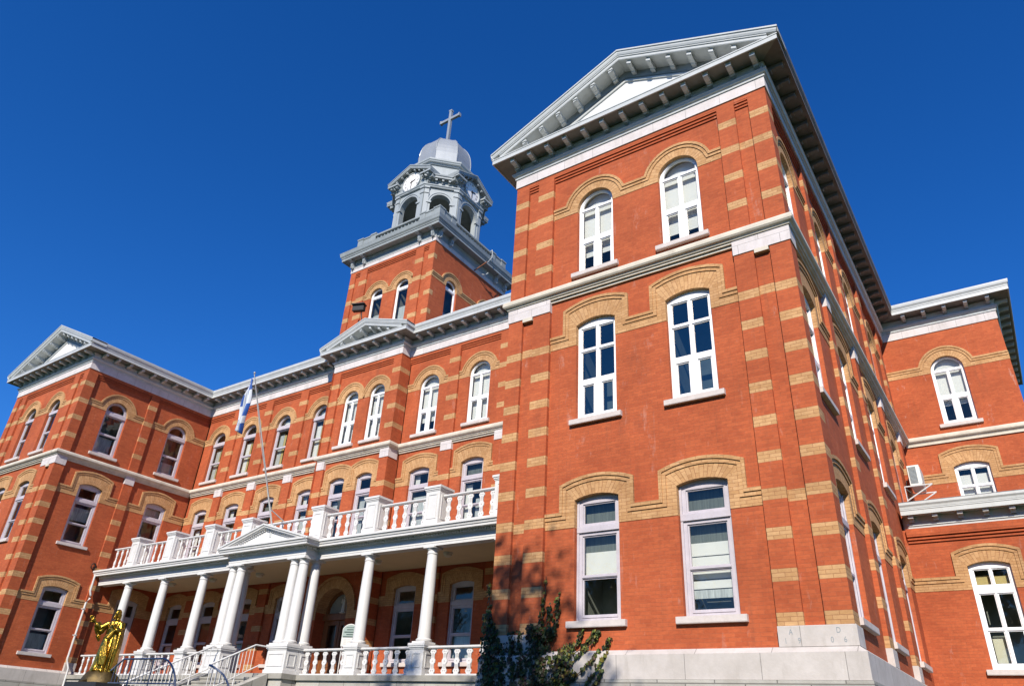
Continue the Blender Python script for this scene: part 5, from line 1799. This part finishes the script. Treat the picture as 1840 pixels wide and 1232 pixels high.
b = MB()
pts = [(-32.90, 3.22 + .11 * math.cos(a), 4.06 + .13 * math.sin(a)) for a in [2 * PI * i / 16 for i in range(17)]]
b.tube(pts, .022, 'black', 8)
b.tube([(-32.97, 3.22, 4.19), (-32.86, 3.22, 4.19), (-32.84, 3.25, 4.12), (-32.86, 3.30, 4.0)], .02, 'black', 6)
b.tube([(-32.97, 3.26, 3.92), (-32.86, 3.3, 3.9), (-32.84, 3.18, 4.02)], .018, 'black', 6)
rg = b.build('iron_hook', None, smooth=50)
tag(rg, 'black scrolled iron hook fixed to brick at the left end of the porch roof', 'bracket')

t = empty('floodlight', (-21.40, 6.32, 15.5))
b = MB(); b.tube([(-21.25, 6.75, 15.55), (-21.20, 6.35, 15.55), (-21.25, 6.3, 16.0)], .025, 'black', 8); adopt(b.build('arm', None, smooth=50), t)
b = MB()
FF = Fr(-21.37, 6.2, .94, .34)
for (u0, u1, z0_, z1_, d0, d1) in ((-.30, .30, 16.02, 16.34, -.12, .10),): b.box(FF, u0, u1, z0_, z1_, d0, d1, 'black')
b.box(FF, -.34, .34, 16.33, 16.38, -.14, .20, 'black')
adopt(b.build('lamp_housing', None), t)
b = MB(); b.box(FF, -.26, .26, 16.05, 16.31, .10, .108, 'granite'); adopt(b.build('lens', None), t)
tag(t, 'black floodlight on a bent arm at the foot of the clock tower above the gable', 'floodlight')

b = MB()
b.tube([(-17.31, 9.83, 19.20), (-16.95, 9.95, 19.45), (-16.72, 10.1, 19.72)], .03, 'rust', 8)
b.tube([(-17.30, 10.3, 19.28), (-17.05, 10.45, 19.22), (-16.98, 10.6, 19.40)], .025, 'metal', 8)
b.tube([(-16.75, 10.2, 19.75), (-16.72, 10.5, 20.25), (-16.86, 10.7, 20.75), (-16.95, 10.75, 21.0)], .015, 'metal', 6)
tag(b.build('cable_bracket', None, smooth=50), 'rusty iron bracket with a loose wire under the right side cornice of the tower', 'bracket')

t = empty('air_conditioner', (0.05, 13.0, 6.0))
b = MB()
b.wbox(.09, .45, 12.85, 13.75, 6.20, 6.88, 'ac')
for i in range(14):
    z = 6.26 + .042 * i
    b.wbox(.12, .35, 12.832, 12.851, z, z + .022, 'metal_dull')
b.wbox(.44, .462, 12.9, 13.7, 6.26, 6.82, 'metal')
adopt(b.build('housing', None), t)
for y in (12.82, 13.78):
    b = MB()
    for p, q in (((-.10, y, 6.16), (.74, y, 6.16)), ((-.10, y, 6.16), (-.10, y, 5.66)), ((-.10, y, 5.68), (.72, y, 6.15)), ):
        b.tube([p, q], .022, 'white', 6)
    adopt(b.build('bracket', None, smooth=50), t)
b = MB(); b.tube([(.0, 12.9, 6.4), (-.06, 12.85, 6.1), (.05, 12.85, 5.95), (-.04, 12.85, 5.8), (-.09, 12.9, 5.85)], .018, 'black', 6); adopt(b.build('hose', None, smooth=50), t)
tag(t, 'boxy air conditioner on white wall brackets beside the rear upper window', 'air conditioner')

# ------------------------------------------------------------------ creeper on the near wing
rnd = random.Random(21)
def wall_y(x, z):
    if z < -.45: return -.17
    if z < ZB: return -.12
    if x < -7.15 or -6.80 < x < -6.27: return -.02
    return .075
vines = []
def vine(pts, dens, spread_, young=0.0):
    vines.append((pts, dens, spread_, young))
vine([(-7.35, -2.0), (-7.45, -1.0), (-7.50, -.4), (-7.58, .1), (-7.62, .45)], 260, .11, .1)
vine([(-7.60, .5), (-7.64, .9), (-7.66, 1.15)], 60, .035, .2)
vine([(-7.2, -2.0), (-7.25, -1.0), (-7.3, -.3), (-7.45, .1)], 190, .14, .1)
vine([(-6.9, -2.0), (-7.05, -1.0), (-7.1, -.3), (-7.0, .05)], 100, .06)
vine([(-6.6, -2.0), (-6.75, -1.0), (-6.9, -.4), (-6.95, -.02)], 120, .06)
vine([(-6.4, -2.0), (-6.5, -1.1), (-6.72, -.3), (-6.8, .05)], 120, .07)
vine([(-6.2, -2.0), (-6.25, -1.0), (-6.35, -.1), (-6.4, .12)], 300, .17)
vine([(-6.1, -2.0), (-6.15, -1.0), (-6.10, -.1), (-6.05, .1)], 260, .14)
vine([(-6.3, -.2), (-6.27, .2), (-6.22, .75)], 60, .03, .2)
vine([(-6.22, .7), (-6.2, .95), (-6.19, 1.2)], 14, .02, .5)
vine([(-6.15, -.1), (-6.08, .3), (-6.06, .6)], 60, .05, .1)
vine([(-6.0, -.1), (-5.90, .3), (-5.86, .6), (-5.84, .85)], 45, .04, .3)
vine([(-5.9, -2.0), (-5.75, -1.1), (-5.65, -.6), (-5.5, -.25)], 300, .17, .3)
vine([(-5.7, -2.0), (-5.6, -1.2), (-5.45, -.75)], 240, .15, .4)
vine([(-5.6, -.5), (-5.38, -.2), (-5.30, -.05), (-5.25, .08)], 60, .03, .4)
vine([(-5.5, -.5), (-5.2, -.25), (-5.04, -.08), (-4.96, .05)], 60, .03, .4)
vine([(-5.6, -.8), (-5.2, -.42), (-4.98, -.15), (-4.86, .02)], 60, .03, .5)
vine([(-5.5, -1.0), (-5.0, -.62), (-4.72, -.3), (-4.62, -.1)], 65, .035, .4)
vine([(-5.3, -1.2), (-4.9, -.85), (-4.70, -.6), (-4.58, -.38)], 50, .03, .5)
vine([(-5.5, -1.6), (-5.05, -1.2), (-4.8, -.95), (-4.66, -.7)], 70, .04, .4)
stem, lv = MB(), MB()
for pts, dens, sp, young in vines:
    P3 = [Vector((x, wall_y(x, z) - .015, z)) for x, z in pts]
    stem.tube(P3, [.012 * (1 - .7 * i / len(P3)) for i in range(len(P3))], 'bark', 5)
    L = sum((P3[i + 1] - P3[i]).length for i in range(len(P3) - 1))
    for _ in range(int(dens * L)):
        s_ = rnd.random() * (len(P3) - 1); i = min(int(s_), len(P3) - 2)
        c = P3[i].lerp(P3[i + 1], s_ - i)
        tp = 1 - .55 * s_ / (len(P3) - 1)
        c = c + Vector((rnd.gauss(0, sp * tp), -abs(rnd.gauss(0, .03 + .3 * sp)), rnd.gauss(0, sp * .5 * tp)))
        yy = wall_y(c.x, c.z)
        if c.y > yy - .008: c.y = yy - .008
        sz = rnd.uniform(.028, .055) * (.75 + .4 * tp)
        n_ = Vector((rnd.uniform(-.8, .8), -1, rnd.uniform(-.3, 1.0))).normalized()
        a = n_.cross(Vector((rnd.uniform(-1, 1), rnd.uniform(-.3, .3), 1))).normalized(); b_ = n_.cross(a)
        bend = n_ * sz * .25
        q = [c - b_ * sz, c + a * sz * .75 - b_ * sz * .1 - bend, c + a * sz * .4 + b_ * sz * .7, c + b_ * sz * 1.1 - bend * .5, c - a * sz * .4 + b_ * sz * .7, c - a * sz * .75 - b_ * sz * .1 - bend]
        lv.face([tuple(v) for v in q], 'ivy_light' if rnd.random() < young * (.4 + s_ / (len(P3) - 1)) else 'ivy')
t = empty('creeper_plant', (-6.2, -.2, GROUND))
adopt(stem.build('stem', None), t); adopt(lv.build('leaves', None), t)
tag(t, 'dark green and reddish creeper climbing the left corner of the near wing', 'climbing plant')

# ------------------------------------------------------------------ trees on the lawn behind the viewer, whose shade falls on the wall
def tree(loc, h, r, cz, nleaf, seed, lbl, ls=1.0):
    rn = random.Random(seed)
    t = empty('maple_tree', loc)
    b = MB()
    b.tube([(0, 0, -.3), (.1, 0, h * .25), (.0, .15, h * .5), (.1, .1, h * .8)], [.34, .27, .2, .06], 'bark', 12)
    tips = []
    for i in range(26):
        a = rn.uniform(0, 2 * PI); z0_ = h * rn.uniform(.3, .7)
        p0 = Vector((.08, .1, z0_)); rr = r * rn.uniform(.55, 1.0)
        p2 = Vector((rr * math.cos(a), rr * math.sin(a), min(h * .97, z0_ + rn.uniform(.1, .35) * h)))
        p1 = p0.lerp(p2, .5) + Vector((0, 0, -.25))
        b.tube([p0, p1, p2], [.10, .06, .02], 'bark', 7)
        tips += [p1.lerp(p2, .4), p2, p1]
    tips.append(Vector((.1, .1, h * .95)))
    tr = b.build('trunk', t, smooth=60)
    l_ = MB()
    cl = []
    for p in tips:
        for _ in range(3): cl.append((p + Vector((rn.gauss(0, .5), rn.gauss(0, .5), rn.gauss(0, .45))), rn.uniform(.35, .8)))
    for _ in range(nleaf):
        c, w = rn.choice(cl)
        p = c + Vector((rn.gauss(0, w * .55), rn.gauss(0, w * .55), rn.gauss(0, w * .45))) * (1 + .5 * (ls - 1))
        s_ = rn.uniform(.06, .11) * ls
        n_ = Vector((rn.uniform(-1, 1), rn.uniform(-1, 1), rn.uniform(.1, 1))).normalized()
        a = n_.orthogonal().normalized(); a.rotate(Matrix.Rotation(rn.uniform(0, 6.28), 3, n_)); b_ = n_.cross(a)
        l_.face([tuple(p - b_ * s_), tuple(p + a * s_ * .8), tuple(p + b_ * s_), tuple(p - a * s_ * .8)], 'leaf')
    l_.build('crown', t)
    tag(t, lbl, 'tree', 'maples on the lawn')
    return t
tree((-0.3, -18.6, -3.6), 19.2, 2.0, 0, 20000, 4, 'tall slim maple on the lawn facing the near wing of the building', 1.3)
tree((-4.6, -21.5, -3.6), 22.0, 3.4, 0, 18000, 9, 'broad maple on the lawn facing the porch')

for i, (x, y, h, r, lb) in enumerate(((-62, -44, 17, 6, 'far left maple of the added row across the lawn'), (-44, -50, 19, 7, 'second maple from the left of the added row across the lawn'), (-27, -46, 16, 6, 'third maple from the left of the added row across the lawn'),
                          (-9, -52, 19, 7, 'middle maple of the added row across the lawn'), (9, -47, 17, 6.5, 'third maple from the right of the added row across the lawn'), (26, -52, 19, 7, 'second maple from the right of the added row across the lawn'), (45, -48, 17, 6, 'far right maple of the added row across the lawn'))):
    tree((x, y, -3.7), h, r, 0, 5000, 30 + i, lb, 3.0)  # unseen row behind the viewer, added to darken window reflections and fill

# ------------------------------------------------------------------ ground
mb = MB()
ys = [(-900, -3.7), (-14.5, -3.62), (-10.0, -3.4), (-7.0, GROUND - .02), (-4.0, GROUND), (60, GROUND), (900, GROUND)]
xs_ = [-900, -60, -25.5, -15.0, 20, 60, 900]
for (y0, z0_), (y1, z1_) in zip(ys, ys[1:]):
    for x0, x1 in zip(xs_, xs_[1:]):
        mb.face([(x0, y0, z0_), (x1, y0, z0_), (x1, y1, z1_), (x0, y1, z1_)], 'grass')
o = mb.build('ground', weld=True); o['kind'] = 'structure'
mb = MB()
pth = [(-60, -3.655), (-14.5, -3.615), (-10.0, -3.395), (-7.0, GROUND - .014), (-4.0, GROUND + .006), (-.2, GROUND + .006)]
for (y0, z0_), (y1, z1_) in zip(pth, pth[1:]):
    mb.face([(-21.6, y0, z0_), (-18.9, y0, z0_), (-18.9, y1, z1_), (-21.6, y1, z1_)], 'path')
mb.face([(-60, -15.2, -3.60), (30, -15.2, -3.60), (30, -12.6, -3.50), (-60, -12.6, -3.50)], 'path') if 0 else None
o = mb.build('path'); o['kind'] = 'structure'
